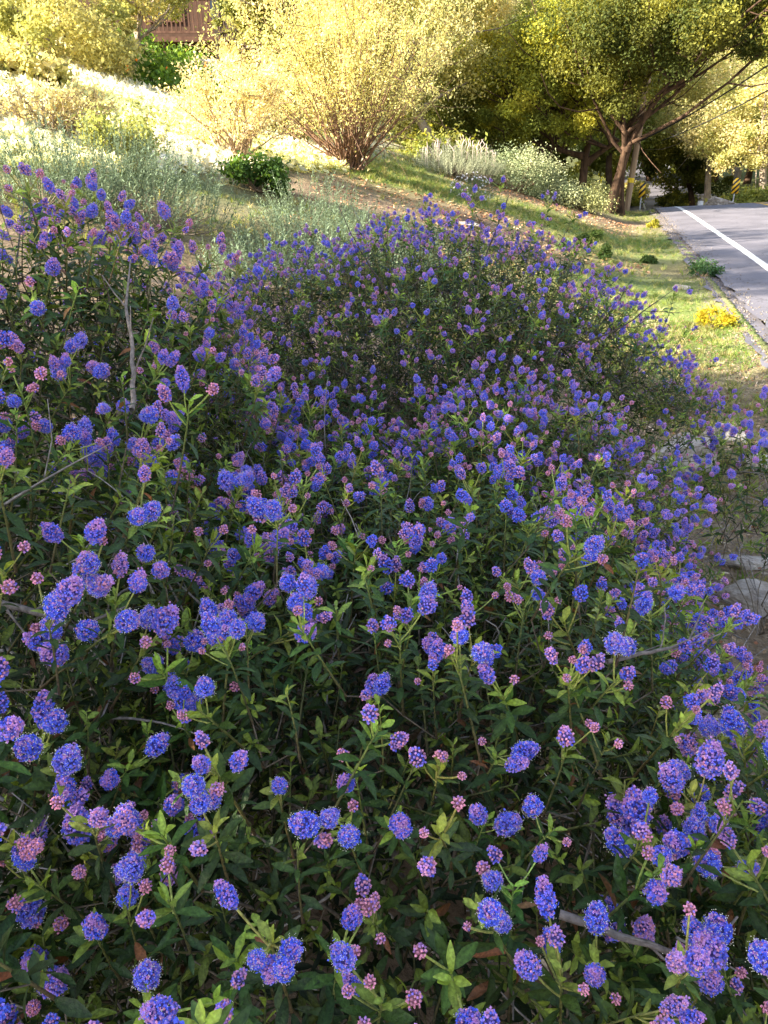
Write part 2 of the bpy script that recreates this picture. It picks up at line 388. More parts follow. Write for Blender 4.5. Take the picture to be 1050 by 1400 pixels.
def cluster(kind, hi):
    "flower head, base at origin, long axis +z. kind 0 blue open, 1 mixed, 2 mauve, 3 small pink bud"
    r = rng; A = Acc()
    if kind == 3: rad, ln = r.uniform(.0062, .0088), r.uniform(.011, .022)
    elif kind == 2: rad, ln = r.uniform(.0085, .0115), r.uniform(.020, .034)
    else: rad, ln = r.uniform(.0098, .0135), r.uniform(.024, .042)
    pale = r.uniform(0, .42) if kind < 3 else r.uniform(0, .2); pcol = np.array([.42, .46, .95]) if r.random() < .5 else np.array([.62, .48, .86])
    lobes = [(np.array([0, 0, ln*.5]), rad, ln*.5)]
    if kind < 3 and r.random() < .35:
        for _ in range(r.integers(1, 3)):
            a = r.uniform(0, 2*pi); lobes.append((np.array([cos(a)*rad*.75, sin(a)*rad*.75, ln*r.uniform(.2, .5)]), rad*.68, ln*.30))
    for c, ra, hl in lobes:
        core = VIO*.35 if kind < 3 else PINK*.4
        A.inst(OCT, np.diag([ra*.8, ra*.8, hl*.85])[None], c[None], core[None])
        area = 4*pi*ra*(ra+hl)*.5*1.1
        fs = (.0017 if kind < 3 else .00135)*(1 if hi else 1.5)
        n = int(area/(fs*fs*(3.6 if kind<3 else 4.5))*(1.15 if hi else .8))
        i = np.arange(n)+.5; ph = i*2.39996; u = 1-2*i/n
        d = np.stack([np.sqrt(1-u*u)*np.cos(ph), np.sqrt(1-u*u)*np.sin(ph), u], 1) + r.normal(0, .06, (n, 3)); d = unit(d)
        taper = 1 - .30*np.clip(d[:, 2], 0, 1) 
        pos = c + d*np.array([ra, ra, hl])*(1+r.normal(0, .10, (n, 1)))*np.stack([taper, taper, np.ones(n)], 1)
        nrm_ = unit(d/np.array([ra, ra, hl])*ra + r.normal(0, .25, (n, 3)))
        if kind == 0: pr = [.66, .24, .03, .07]
        elif kind == 1: pr = [.38, .34, .07, .21]
        elif kind == 2: pr = [.07, .25, .34, .34]
        else: pr = [.0, .06, .66, .28]
        w = r.choice(4, n, p=pr); pal = np.stack([BLUE, VIO, PINK, DUSK])
        tint = pal[w]*r.uniform(.7, 1.35, (n, 1))
        if kind < 3:      # younger buds toward the tip are pinker
            tipm = (d[:, 2] > .55) & (r.random(n) < (.30 if kind == 0 else .6)); tint[tipm] = (PINK*.55+VIO*.45)*r.uniform(.8, 1.3, (tipm.sum(), 1))
        tint = tint*(1-pale*.35) + pcol*pale*.35*(1 if kind < 3 else .6)
        if hi:
            opn = (r.random(n) < (.55 if kind == 0 else .35 if kind == 1 else .12 if kind == 2 else 0))
            A.inst(OCT, frames(nrm_[~opn], scale=np.tile([fs*1.0, fs*1.0, fs*1.15], ((~opn).sum(), 1))), pos[~opn], tint[~opn])
            A.inst(FLO, frames(nrm_[opn], scale=np.full(opn.sum(), fs*1.25)), pos[opn]+nrm_[opn]*.0006, tint[opn]*1.1)
            # stamens: pale dots standing off the open florets
            q = pos[opn]; qn = nrm_[opn]; k = len(q)
            for _ in range(2 if kind == 0 else 1):
                sel = r.random(k) < (.62 if kind == 0 else .5)
                off = qn[sel]*.0030 + r.normal(0, .0012, (sel.sum(), 3))
                A.inst(OCT, frames(qn[sel], scale=np.full(sel.sum(), .00058)), q[sel]+off, np.tile([.92, .88, .66], (sel.sum(), 1)))
        else:
            A.inst(OCT, frames(nrm_, scale=np.full(n, fs*.95)), pos, tint)
            if kind < 2:
                sel = r.random(n) < .16
                A.inst(OCT, frames(nrm_[sel], scale=np.full(sel.sum(), .0008)), pos[sel]+nrm_[sel]*.0016, np.tile([.8, .78, .68], (sel.sum(), 1)))
    return A
CL_HI = {k: [] for k in range(4)}; CL_LO = {k: [] for k in range(4)}
for k, nvar in ((0, 7), (1, 7), (2, 5), (3, 4)):
    for _ in range(nvar):
        CL_HI[k].append(cluster(k, True).mesh('flower_cluster', M_FLOR, smooth=False))
    for _ in range(4):
        a = cluster(k, False); CL_LO[k].append(Tmpl(np.concatenate(a.V), np.concatenate(a.F), np.concatenate(a.C)))

# ------------------------------------------------------------------ california lilac bushes
BUSH = {  # name: centre x, y, radii x, y, z, exponent, lean of the top in x
 'tall': (-.76, 1.80, .56, .62, 1.52, 2.1),
 'lfront': (-.78, .98, .62, .58, 1.24, 2.8),
 'centre': (.01, 1.22, .73, 1.12, 1.01, 3.0),
 'right': (.53, .50, .36, .36, 1.00, 2.8),
 'back': (.16, 3.20, 1.26, 1.02, 1.34, 2.0),
 'between': (.42, 2.18, .52, .50, .98, 2.3),
 'edge': (1.42, 2.45, .46, .60, .80, 2.0)}
def shell(b, p, ground):
    cx, cy, rx, ry, rz, n = b
    z = np.maximum(p[:, 2]-ground, 0); rzz = rz-ground
    return (np.abs((p[:, 0]-cx)/rx)**n + np.abs((p[:, 1]-cy)/ry)**n + np.abs(z/rzz)**n)**(1/n)
BG = {k: gz(b[0], b[1]) for k, b in BUSH.items()}
def in_view(p, m=70):
    u, v, d = proj(p); return (d > .12) & (u > -m) & (u < 1050+m) & (v > -m) & (v < 1400+m)
def dome(b, g, count, depth=(1, 1)):
    cx, cy, rx, ry, rz, n = b
    d = unit(rng.normal(size=(count*3, 3))); d[:, 2] = np.abs(d[:, 2])
    rzz = rz-g
    k = (np.abs(d[:, 0]/rx)**n + np.abs(d[:, 1]/ry)**n + np.abs(d[:, 2]/rzz)**n)**(-1/n)
    # weight by area element approx
    w = k**2; w = w/w.max(); d = d[rng.random(len(d)) < w*1.0]; 
    k = (np.abs(d[:, 0]/rx)**n + np.abs(d[:, 1]/ry)**n + np.abs(d[:, 2]/rzz)**n)**(-1/n)
    nz = pn(d[:, 0]*2+cx*3, d[:, 1]*2+cy*5, .55)*.09 + pn(d[:, 0]*3+cx, d[:, 2]*3+cy, .3)*.05
    p = d*(k*(1+nz)*rng.uniform(depth[0], depth[1], len(d)))[:, None] + np.array([cx, cy, g])
    nr = unit(np.stack([np.sign(d[:, 0])*np.abs(d[:, 0]*k/rx)**(n-1)/rx, np.sign(d[:, 1])*np.abs(d[:, 1]*k/ry)**(n-1)/ry, (d[:, 2]*k/rzz)**(n-1)/rzz], 1))
    return p, nr
def thin(p, r):
    "poisson-like thinning by grid hashing"
    keep = []; cell = {}
    for i, q in enumerate(p):
        c = tuple((q//r).astype(int)); ok = True
        for dx in (-1, 0, 1):
            for dy in (-1, 0, 1):
                for dz in (-1, 0, 1):
                    for j in cell.get((c[0]+dx, c[1]+dy, c[2]+dz), ()):
                        if ((p[j]-q)**2).sum() < r*r: ok = False
        if ok: cell.setdefault(c, []).append(i); keep.append(i)
    return np.array(keep, int)
BARE = [('right', (765, 1250, .55), (960, 1312, .51), .0050), ('lfront', (-60, 815, .88), (100, 860, .84), .0060), ('centre', (830, 905, .86), (940, 880, .91), .0035),
        ('back', (740, 480, 2.6), (880, 425, 2.8), .004), ('back', (625, 420, 2.7), (680, 310, 3.0), .004), ('back', (540, 420, 2.7), (480, 320, 3.0), .0035), ('tall', (180, 560, 1.26), (172, 420, 1.42), .0050)]
def limb_path(a, b, sag=.15, n=7, wob=.06):
    a = np.asarray(a, float); b = np.asarray(b, float); L_ = np.linalg.norm(b-a)
    m = (a+b)/2 + np.array([0, 0, -sag*L_]) + rng.normal(0, wob*L_, 3); P = bez(a, m, b, n)
    P[1:-1] += rng.normal(0, wob*L_*.12, (n-2, 3)); return P
def make_bush(key, label, spacing, flower_frac, kinds, scale=1.0, count=9000, fsc=1.0, inner=True, size_boost=1.0):
    b = BUSH[key]; g = BG[key]
    root = empty('flowering_shrub', (b[0], b[1], g), label, 'flowering shrub', 'blue flowering shrubs growing together beside the road')
    org = np.array([b[0], b[1], g])
    P, Nn = dome(b, g, count)
    ok = in_view(P, 150)
    for k2, b2 in BUSH.items():
        if k2 != key: ok &= shell(b2, P, BG[k2]) > .90
    ok &= P[:, 2] > g+.12
    if key == 'back': ok &= ~((P[:, 0] > .80) & (P[:, 2] < .62)) & (pn(P[:, 0]*1.0+3, P[:, 1]+P[:, 2]*1.5, .33) > -.62)
    if key in ('centre', 'lfront', 'tall'): ok &= pn(P[:, 0]+1, P[:, 1]+P[:, 2], .22) > -.72
    if key == 'edge': ok &= P[:, 2] > .5
    tc = unit(np.array([0, 0, CAMZ])-P); fac = (tc*Nn).sum(1); ok &= (fac > -.25) | (rng.random(len(P)) < .35)
    P, Nn = P[ok], Nn[ok]; kp = thin(P, spacing); P, Nn = P[kp], Nn[kp]
    drop = rng.random(len(P)) < .10; P, Nn = P[~drop], Nn[~drop]
    # leaders that stick out
    D = unit(Nn*.75 + np.array([0, 0, .75]) + rng.normal(0, .28, P.shape))
    lead = rng.random(len(P)) < .12; P = P + D*np.where(lead, rng.uniform(.03, .10, len(P)), rng.normal(-.03, .025, len(P)))[:, None]
    sp_end = P.copy(); base = P - D*.12*scale
    sc = scale*rng.uniform(.8, 1.2, len(P))
    dist = np.linalg.norm(P-np.array([0, 0, CAMZ]), axis=1)
    A = Acc(); anchors = []
    fl = rng.random(len(P)) < flower_frac + np.where(dist < 1.05, .22, 0); near = dist < 1.75
    for hi_, sets0, sets1 in ((True, SP_HI0, SP_HI), (False, SP_LO0, SP_LO)):
        m = near == hi_
        for isf, sets in ((False, sets0), (True, sets1)):
            idx = np.where(m & (fl == isf))[0]; ch = rng.integers(0, len(sets), len(idx))
            for j, (t, an) in enumerate(sets):
                ii = idx[ch == j]
                if len(ii) == 0: continue
                R = frames(D[ii], scale=sc[ii])
                tint = rng.uniform(.75, 1.25, (len(ii), 1))*np.array([[1, 1, 1]]) * (1+rng.normal(0, .07, (len(ii), 3)))
                A.inst(t, R, base[ii], tint)
                for q, d, kk in an:
                    qp = np.einsum('kij,j->ki', R, q)+base[ii]; qd = unit(np.einsum('kij,j->ki', R, d))
                    for a_, b_ in zip(qp, qd): anchors.append((a_, b_, kk))
    if inner:   # leafy shoots under the surface, tinted darker with depth as painted shade
        for dep, spc, cf, depth_shade in (((.84, .93), spacing*1.0, .7, .68), ((.62, .82), spacing*1.25, .6, .38), ((.35, .6), spacing*1.7, .5, .25)):
            Q, Nq = dome(b, g, count, dep)
            ok = in_view(Q, 100) & (Q[:, 2] > g+.08)
            if key == 'back': ok &= ~((Q[:, 0] > .75) & (Q[:, 2] < .62))
            if key == 'edge': ok &= (Q[:, 2] > .45) & (rng.random(len(Q)) < .3)
            Q, Nq = Q[ok], Nq[ok]; kp = thin(Q, spc); Q, Nq = Q[kp], Nq[kp]
            Dq = unit(Nq*.5+np.array([0, 0, .5])+rng.normal(0, .5, Q.shape))
            ds = np.linalg.norm(Q-np.array([0, 0, CAMZ]), axis=1)
            for hi_, sets in ((True, SP_HI0), (False, SP_LO0)):
                idx = np.where((ds < 1.3) == hi_)[0]; ch = rng.integers(0, len(sets), len(idx))
                for j, (t, an) in enumerate(sets):
                    ii = idx[ch == j]
                    if len(ii): A.inst(t, frames(Dq[ii], scale=rng.uniform(.8, 1.25, len(ii))*scale), Q[ii]-Dq[ii]*.12, np.full((len(ii), 3), depth_shade)*rng.uniform(.7, 1.2, (len(ii), 1)))
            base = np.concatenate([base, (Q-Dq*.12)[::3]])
    A.obj('foliage', M_LEAF, root, origin=org)
    # branch skeleton: link every shoot back towards the root crown
    rootp = org + np.array([0, 0, .03])
    nodes = [rootp]; par = [-1]
    order = np.argsort(np.linalg.norm(base-rootp, axis=1))
    for k in range(7):
        a = 2*pi*k/7+rng.uniform(0, .5)
        tip = org + np.array([cos(a)*b[2]*.45, sin(a)*b[3]*.45, (b[4]-g)*rng.uniform(.45, .7)])
        pts = bez(rootp, rootp*.4+tip*.6+np.array([0, 0, -.1]), tip, 7)[1:]
        pr = 0
        for q in pts: nodes.append(q+rng.normal(0, .012, 3)); par.append(pr); pr = len(nodes)-1
    for i in order:
        q = base[i]; arr = np.asarray(nodes); dr = np.linalg.norm(arr-rootp, axis=1); dq = np.linalg.norm(arr-q, axis=1)
        cost = dq + .25*dr + np.where(dr > np.linalg.norm(q-rootp), .3, 0); j = int(np.argmin(cost))
        L_ = dq[j]; nseg = max(1, int(L_/.07)); pr = j
        for s_ in range(1, nseg+1):
            t = s_/nseg; v = arr[j]*(1-t)+q*t
            if s_ < nseg: v = v + rng.normal(0, .10*L_/nseg+.003, 3) - np.array([0, 0, .12*L_*sin(pi*t)])
            nodes.append(v); par.append(pr); pr = len(nodes)-1
    nodes = np.asarray(nodes); par = np.asarray(par); w = np.zeros(len(nodes)); ch = [[] for _ in nodes]
    for i in range(len(nodes)-1, 0, -1):
        if not ch[i]: w[i] = max(w[i], 1)
        w[par[i]] += w[i]; ch[par[i]].append(i)
    rad = .0011*np.maximum(w, 1)**.40; rad = np.clip(rad, .0010, .017)
    limb = {}
    def limb_id(i):
        while par[i] != 0 and par[i] != -1: i = par[i]
        return i
    accs = {}
    visited = set()
    starts = [(c, 0) for c in ch[0]]; 
    for c in ch[0]:
        la = accs.setdefault(c if c <= 50 else ch[0][0], Acc())
        stack = [(0, c)]
        while stack:
            p0, c0 = stack.pop(); path = [p0, c0]; cur = c0
            while ch[cur]:
                nxt = max(ch[cur], key=lambda z: w[z])
                for o_ in ch[cur]:
                    if o_ != nxt: stack.append((cur, o_))
                path.append(nxt); cur = nxt
            pts = nodes[path]; rr = rad[path].copy(); rr[0] = min(rr[0], rr[1]*1.15)
            old = np.clip(rr/.006, 0, 1)[:, None]
            col = (1-old)*np.array([[.13, .10, .065]]) + old*np.array([[.20, .175, .155]])
            sd = 8 if rr.max() > .006 else 5 if rr.max() > .002 else 4
            if len(pts) == 2: pts = np.array([pts[0], pts.mean(0), pts[1]]); rr = np.array([rr[0], rr.mean(), rr[1]]); col = col[[0, 0, 1]]
            la.add(tube(pts, rr, col*rng.uniform(.8, 1.25), sides=sd))
    # dry grey twigs in the heart of the bush
    TW = Acc()
    nt_ = 260 if key in ('centre', 'right', 'lfront') else 120
    Q, _ = dome(b, g, nt_, (.5, .93)); Q = Q[in_view(Q, 80)][:nt_]
    for q in Q:
        d = unit(rng.normal(size=3)+np.array([0, 0, .3])); L_ = rng.uniform(.06, .24); e = q+d*L_
        mid = (q+e)/2+rng.normal(0, .018, 3); gcol = np.array([.30, .27, .25])*rng.uniform(.5, 1.2)
        TW.add(tube(bez(q, mid, e, 5), np.linspace(rng.uniform(.0012, .0032), .0007, 5), gcol, sides=4))
        if rng.random() < .7:
            e2 = mid + unit(d+rng.normal(0, .6, 3))*L_*.5
            TW.add(tube(bez(mid, (mid+e2)/2+rng.normal(0, .006, 3), e2, 3), np.array([.0011, .0009, .0006]), gcol, sides=4))
    for la in accs.values():
        if la.n: la.obj('branch', M_TWIG, root, origin=org)
    for bk, q0, q1, r_ in BARE:
        if bk != key: continue
        q0 = at(*q0); q1 = at(*q1); Lb = np.linalg.norm(q1-q0); q2 = q1+(q1-q0)*.35+np.array([0, .05, .02]); a_ = Acc()
        Pb = bez(q0, (q0+q1)/2+rng.normal(0, .05*Lb, 3), q1, 9); Pb[1:-1] += rng.normal(0, .008*Lb, (7, 3)); cb = np.array([.17, .145, .13]) if bk != 'back' else np.array([.07, .055, .045])
        a_.add(tube(Pb, np.linspace(r_, r_*.55, 9), cb, sides=9)); a_.add(tube(bez(q1, (q1+q2)/2, q2, 4), np.linspace(r_*.55, r_*.25, 4), cb, sides=7))
        for jj in (3, 5, 6, 8):
            ee = Pb[jj]+unit(unit(q1-q0)+rng.normal(0, .6, 3))*Lb*rng.uniform(.25, .5); a_.add(tube(limb_path(Pb[jj], ee, n=5, sag=.03), np.linspace(r_*.35, .0009, 5), cb*1.15, sides=5))
        a_.obj('branch', M_TWIG, root, origin=org)['label'] = 'thick bare branch without leaves'
    tag(TW.obj('dry_twigs', M_TWIG, root, origin=org), kind='stuff')
    # flower heads
    AP = np.array([a[0] for a in anchors]); AD = np.array([a[1] for a in anchors]); AK = np.array([a[2] for a in anchors])
    n = len(AP); pm = np.array(kinds, float); pm /= pm.sum(); kd = rng.choice(4, n, p=pm)
    side_ = AK > 0; sw = side_ & (rng.random(n) < .35); kd[sw] = 3
    sz = rng.uniform(.75, 1.12, n)*fsc
    u, v, dep = proj(AP); vis = (u > 4) & (u < 1046) & (v > 4) & (v < 1396)
    ks = np.array([1.25, 1.15, .85, .5])[kd]*sz/dep; ks[~vis] *= .01
    # hidden ones count less: heads deep inside the shell
    top = np.argsort(-ks)[:100]; rest = np.setdiff1d(np.arange(n), top)
    R = frames(unit(AD+np.array([0, 0, .35])), scale=sz)
    for i in top:
        k = int(kd[i]); me = CL_HI[k][rng.integers(len(CL_HI[k]))]
        o = bpy.data.objects.new('flower_cluster', me); COL.objects.link(o); o.parent = root
        import mathutils
        Mx = np.eye(4); Mx[:3, :3] = R[i]; Mx[:3, 3] = AP[i]-org
        o.matrix_local = mathutils.Matrix(Mx.tolist())
        if k == 3: o['label'] = 'small tight pink bud cluster'
        elif k == 0: o['label'] = 'open bright blue flower head'
    if len(rest):
        S = Acc()
        for k in range(4):
            for j, t in enumerate(CL_LO[k]):
                ii = rest[(kd[rest] == k)]; ii = ii[(ii % len(CL_LO[k])) == j]
                S.inst(t, R[ii], AP[ii], np.broadcast_to(rng.uniform(.85, 1.15, (len(ii), 1)), (len(ii), 3)))
        o = S.obj('flower_clusters', M_FLOR, root, smooth=False, origin=org); tag(o, kind='stuff')
    print(key, 'sprigs', len(P), 'flowers', n)
    return root
make_bush('tall', 'tallest blue-flowered shrub at the left edge, rising above the others', .056, .72, (.20, .26, .42, .12), scale=.9, fsc=.84, count=9000)
make_bush('lfront', 'left front blue-flowered shrub with large open blue heads, below the tall leggy shrub', .058, .60, (.36, .30, .20, .14), scale=.88, fsc=.96)
make_bush('centre', 'broad low blue-flowered shrub filling the bottom centre of the photo, dark twigs inside', .052, .66, (.32, .28, .22, .18), scale=.85, fsc=.78, count=14000)
make_bush('right', 'nearest blue-flowered shrub at the bottom right corner with the biggest heads', .062, .66, (.36, .30, .18, .16), scale=.88, fsc=1.0)
make_bush('back', 'wide open-branched shrub with dense small violet-blue heads in the middle distance', .056, .88, (.24, .38, .34, .04), scale=.75, fsc=.66, count=16000)
make_bush('between', 'middle blue-flowered shrub bridging the broad front one and the wide back one', .056, .80, (.30, .34, .26, .10), scale=.8, fsc=.72, count=8000)
make_bush('edge', 'small arching blue-flowered shrub at the right edge above the pale rocks', .085, .8, (.5, .25, .15, .10), scale=.9, fsc=.85, count=4000)

# ------------------------------------------------------------------ distant foliage
RH = Tmpl([(-.5, 0, 0), (0, -.9, .08), (.5, 0, 0), (0, .9, -.1)], [(0, 1, 2, 3)], np.ones((4, 3)))      # leaf seen from afar
def rand_leaves(acc, centres, radii, n_each, size, cols, flat=.75, shellb=.5, t=RH):
    k = len(centres); n = k*n_each; idx = np.repeat(np.arange(k), n_each)
    d = unit(rng.normal(size=(n, 3))); rr = (shellb + (1-shellb)*rng.random(n))**.8
    rad = np.asarray(radii)[idx]
    P = np.asarray(centres)[idx] + (d*(rr**1.5)[:, None] + rng.normal(0, .20, (n, 3)))*rad[:, None]*np.array([1, 1, flat])
    nz = unit(d*.6+rng.normal(0, .8, (n, 3))+np.array([0, 0, .5]))
    s = size*rng.uniform(.6, 1.35, n)
    base = np.asarray(cols); ci = rng.integers(0, len(base), k)
    tint = base[ci][idx]*rng.uniform(.7, 1.35, (n, 1))
    acc.inst(t, frames(nz, scale=s), P, tint)
def limb_path(a, b, sag=.15, n=7, wob=.06):
    a = np.asarray(a, float); b = np.asarray(b, float); L_ = np.linalg.norm(b-a)
    m = (a+b)/2 + np.array([0, 0, -sag*L_]) + rng.normal(0, wob*L_, 3); P = bez(a, m, b, n)
    P[1:-1] += rng.normal(0, wob*L_*.12, (n-2, 3)); return P
def tree(name, label, cat, trunks, crown, nclump, leaf_n, leaf, cols, mat=M_TREE, bark=M_BARK, group=None, clump=.28, r0=.3, limbs=8, flat=.7, extra=None, side_cols=None):
    "trunks: polylines from the ground up; crown: list of (centre, radii)"
    base = np.asarray(trunks[0][0], float)
    root = empty(name, base, label, cat, group)
    cc = []; cr = []
    tot = sum(r[0]*r[1]*r[2] for c, r in crown)
    for c, r in crown:
        k = max(3, int(nclump*r[0]*r[1]*r[2]/tot)); d = unit(rng.normal(size=(k, 3))); q = rng.uniform(.35, 1, k)**.5
        cc.append(np.asarray(c)+d*q[:, None]*np.asarray(r)); cr.append(np.full(k, clump*(r[0]*r[1]*r[2])**(1/3))*rng.uniform(.6, 1.35, k))
    cc = np.concatenate(cc); cr = np.concatenate(cr)
    A = Acc(); rand_leaves(A, cc, cr, leaf_n, leaf, cols, flat=flat)
    A.obj('crown', mat, root, origin=base)
    for ti, tr in enumerate(trunks):
        T = Acc(); P = np.asarray(tr, float); n = len(P); rt = r0*(1 if ti == 0 else .75)
        # resample smoothly
        tt = np.linspace(0, n-1, n*4); Ps = np.stack([np.interp(tt, np.arange(n), P[:, a]) for a in range(3)], 1)
        Ps[1:-1] = (Ps[:-2]+Ps[1:-1]*2+Ps[2:])/4; rr = rt*np.linspace(1, .45, len(Ps)); rr[0] *= 1.5; rr[1] *= 1.2
        T.add(tube(Ps, rr, (1, 1, 1), sides=12))
        order = rng.permutation(len(cc))[:limbs]
        for i in order:
            s0 = Ps[int(len(Ps)*rng.uniform(.55, .98))]; LP = limb_path(s0, cc[i], sag=-.08 if cc[i][2] < s0[2]+1 else .12, n=8)
            T.add(tube(LP, np.linspace(rt*.38, .02, 8), (1, 1, 1), sides=7))
            for _ in range(2):
                j = rng.integers(2, 6); e = cc[i]+rng.normal(0, cr[i]*1.2, 3); T.add(tube(limb_path(LP[j], e, n=5), np.linspace(rt*.15, .012, 5), (1, 1, 1), sides=5))
        T.obj('trunk', bark, root, origin=base)
    return root
def bush(name, label, cat, loc, r, h, cols, n=2500, leaf=.05, mat=M_TREE, stems=10, group=None, clumps=26, shell_=.3, stemcol=(.2, .14, .09)):
    loc = np.asarray(loc, float); root = empty(name, loc, label, cat, group)
    d = unit(rng.normal(size=(clumps, 3))); d[:, 2] = np.abs(d[:, 2]); q = rng.uniform(.4, 1, clumps)**.5
    cc = loc + d*q[:, None]*np.array([r, r, h*.8])*.8 + np.array([0, 0, h*.12])
    A = Acc(); rand_leaves(A, cc, np.full(clumps, r*.33)*rng.uniform(.6, 1.3, clumps), max(8, n//clumps), leaf, cols, flat=.85, shellb=.2)
    A.obj('foliage', mat, root, origin=loc)
    S = Acc()
    for i in range(stems): S.add(tube(limb_path(loc+rng.normal(0, r*.06, 3)*np.array([1, 1, 0]), cc[i % clumps], n=6, sag=.1), np.linspace(r*.035, r*.01, 6), stemcol, sides=5))
    S.obj('stem', M_TWIG, root, origin=loc)
    return root

# sprays of narrow sage-like leaves
def spray_tmpl(L_=.3, n=16, leaf=(.03, .009), col=(1, 1, 1), up=.9):
    parts = [tube([(0, 0, 0), (.01, 0, L_*.5), (0, .01, L_)], (.002, .0015, .001), np.array(col)*.8, sides=3)]
    for i in range(n):
        t = .15+.85*i/n; a = i*2.4; d = np.array([cos(a)*.8, sin(a)*.8, up*rng.uniform(.5, 1.3)])
        lt = leaf_tmpl(leaf[0]*rng.uniform(.7, 1.2), leaf[1], n=3, col=np.array(col)*rng.uniform(.8, 1.2), serr=0, rib=1.1)
        parts.append(place(lt, leaf_R(unit(d), np.array([0, 0, 1.])), (0, 0, L_*t)))
    return merge(parts)
def sage(label, loc, r, h, col, n=160, tm=None, group='grey-green sage shrubs behind the flowers', name='sage_shrub', cat='sage shrub', lean=.6, sc=1.0):
    loc = np.asarray(loc, float); root = empty(name, loc, label, cat, group)
    t = tm or SAGE; a = rng.uniform(0, 2*pi, n); q = np.sqrt(rng.random(n)); ox, oy = np.cos(a)*q, np.sin(a)*q
    z = h*np.sqrt(np.clip(1-q*q*.9, .05, 1))*rng.uniform(.45, 1.0, n)
    P = loc + np.stack([ox*r, oy*r, z-.25*sc], 1); P[:, 2] = np.maximum(P[:, 2], loc[2])
    D = np.stack([ox*lean, oy*lean, np.ones(n)], 1)+rng.normal(0, .15, (n, 3))
    A = Acc(); A.inst(t, frames(D, scale=sc*rng.uniform(.7, 1.3, n)), P, np.asarray(col)[None]*rng.uniform(.75, 1.25, (n, 1)))
    A.obj('foliage', M_GRAY, root, origin=loc)
    S = Acc()
    for i in range(0, n, 4): S.add(tube(limb_path(loc, P[i], n=4, sag=.1), np.linspace(.006*sc, .002*sc, 4), (.2, .16, .12), sides=4))
    S.obj('stem', M_TWIG, root, origin=loc)
    return root
SAGE = spray_tmpl()
def G(px, py, y):
    "ground point under the photo position at distance y (x from the picture, z from the terrain)"
    p = at(px, py, y); return np.array([p[0], p[1], gz(p[0], p[1])])

def GR(px, py, d, lo=.65, hi=1.5):
    "where the line of sight through px, py meets the terrain, near distance d"
    best = None
    for y in np.linspace(d*lo, d*hi, 160):
        p = at(px, py, y); e = abs(p[2]-gz(p[0], p[1]))
        if best is None or e < best[0]-.004: best = (e, y)
    return G(px, py, best[1])
SG = (.17, .225, .14)
for px, d, r, h, lb in ((490, 5.6, .62, 1.0, 'grey-green sage shrub directly behind the highest violet heads, below the golden bush'),
                        (425, 6.4, .5, .85, 'pale sage shrub left of centre beside the dark low bush'),
                        (560, 6.0, .55, .75, 'loose sage shrub right of centre above the violet heads'),
                        (620, 5.2, .5, .55, 'low mounded sage shrub beside the bare mulch patch'),
                        (215, 5.2, .55, 1.05, 'sage shrub just behind the top of the tall left shrub'),
                        (60, 5.0, .5, .95, 'sage shrub behind the left edge flowers, against the bright slope'),
                        (140, 6.5, .6, 1.0, 'thin sage shrub between two others on the left, sunlit at the top'),
                        (345, 4.6, .45, .45, 'flat sage shrub among the flowers left of centre'),
                        (385, 5.4, .45, .6, 'small sage shrub beside the sandy gap')):
    sage(lb, GR(px, 285, d, .9, 1.25), r, h*.70, SG, n=int(230*r*(1+h)))

# golden multi-stem shrub
def fan_shrub(label, loc, R_, H, nst, leafn, col_leaf, col_stem, leaf=.06, name='golden_shrub', spread=1.0, mat=M_GOLD, tw=4):
    loc = np.asarray(loc, float); root = empty(name, loc, label, 'shrub'); S = Acc(); A = Acc(); tips = []
    for i in range(nst):
        a = rng.uniform(0, 2*pi); q = np.sqrt(rng.random())*spread; e = loc + np.array([cos(a)*R_*q, sin(a)*R_*q, H*np.sqrt(max(.12, 1-.75*q*q))*rng.uniform(.55, 1.12)])
        m = loc*.5+e*.5 + np.array([cos(a)*R_*.05, sin(a)*R_*.05, -H*.02]); P = bez(loc+rng.normal(0, .12, 3)*[1, 1, 0], m, e, 9)
        P[1:] += rng.normal(0, .02, (8, 3)); c = np.asarray(col_stem)*rng.uniform(.7, 1.3); S.add(tube(P, np.linspace(.017, .003, 9), c, sides=5))
        for _ in range(tw):
            j = rng.integers(3, 8); d = unit(P[j]-P[j-1]+rng.normal(0, .38, 3)); L_ = H*rng.uniform(.12, .36); e2 = P[j]+d*L_
            Q = limb_path(P[j], e2, n=5, sag=.05); S.add(tube(Q, np.linspace(.007, .002, 5), c, sides=4)); tips.append(Q)
        tips.append(P[4:])
    pts = np.concatenate([np.stack([np.interp(np.linspace(0, len(q)-1, 12), np.arange(len(q)), q[:, k]) for k in range(3)], 1) for q in tips])
    idx = rng.integers(0, len(pts), leafn); P = pts[idx]+rng.normal(0, .05, (leafn, 3))
    hrel = np.clip((P[:, 2]-loc[2])/H, 0, 1); keep = rng.random(leafn) < np.clip((hrel-.12)*2.2, .03, 1); P = P[keep]; k = len(P)
    A.inst(RH, frames(unit(rng.normal(size=(k, 3))+[0, 0, .4]), scale=leaf*rng.uniform(.5, 1.3, k)), P, np.asarray(col_leaf)[None]*rng.uniform(.7, 1.3, (k, 1)))
    A.obj('foliage', mat, root, origin=loc); S.obj('stem', M_TWIG, root, origin=loc); return root
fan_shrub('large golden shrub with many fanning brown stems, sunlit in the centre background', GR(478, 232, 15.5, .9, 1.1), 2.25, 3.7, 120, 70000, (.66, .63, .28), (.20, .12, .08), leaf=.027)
fan_shrub('smaller golden shrub left of the big fanning one, hazy yellow leaves', GR(325, 228, 14, .9, 1.1), 1.1, 1.45, 40, 12000, (.76, .68, .38), (.36, .26, .17), leaf=.026)
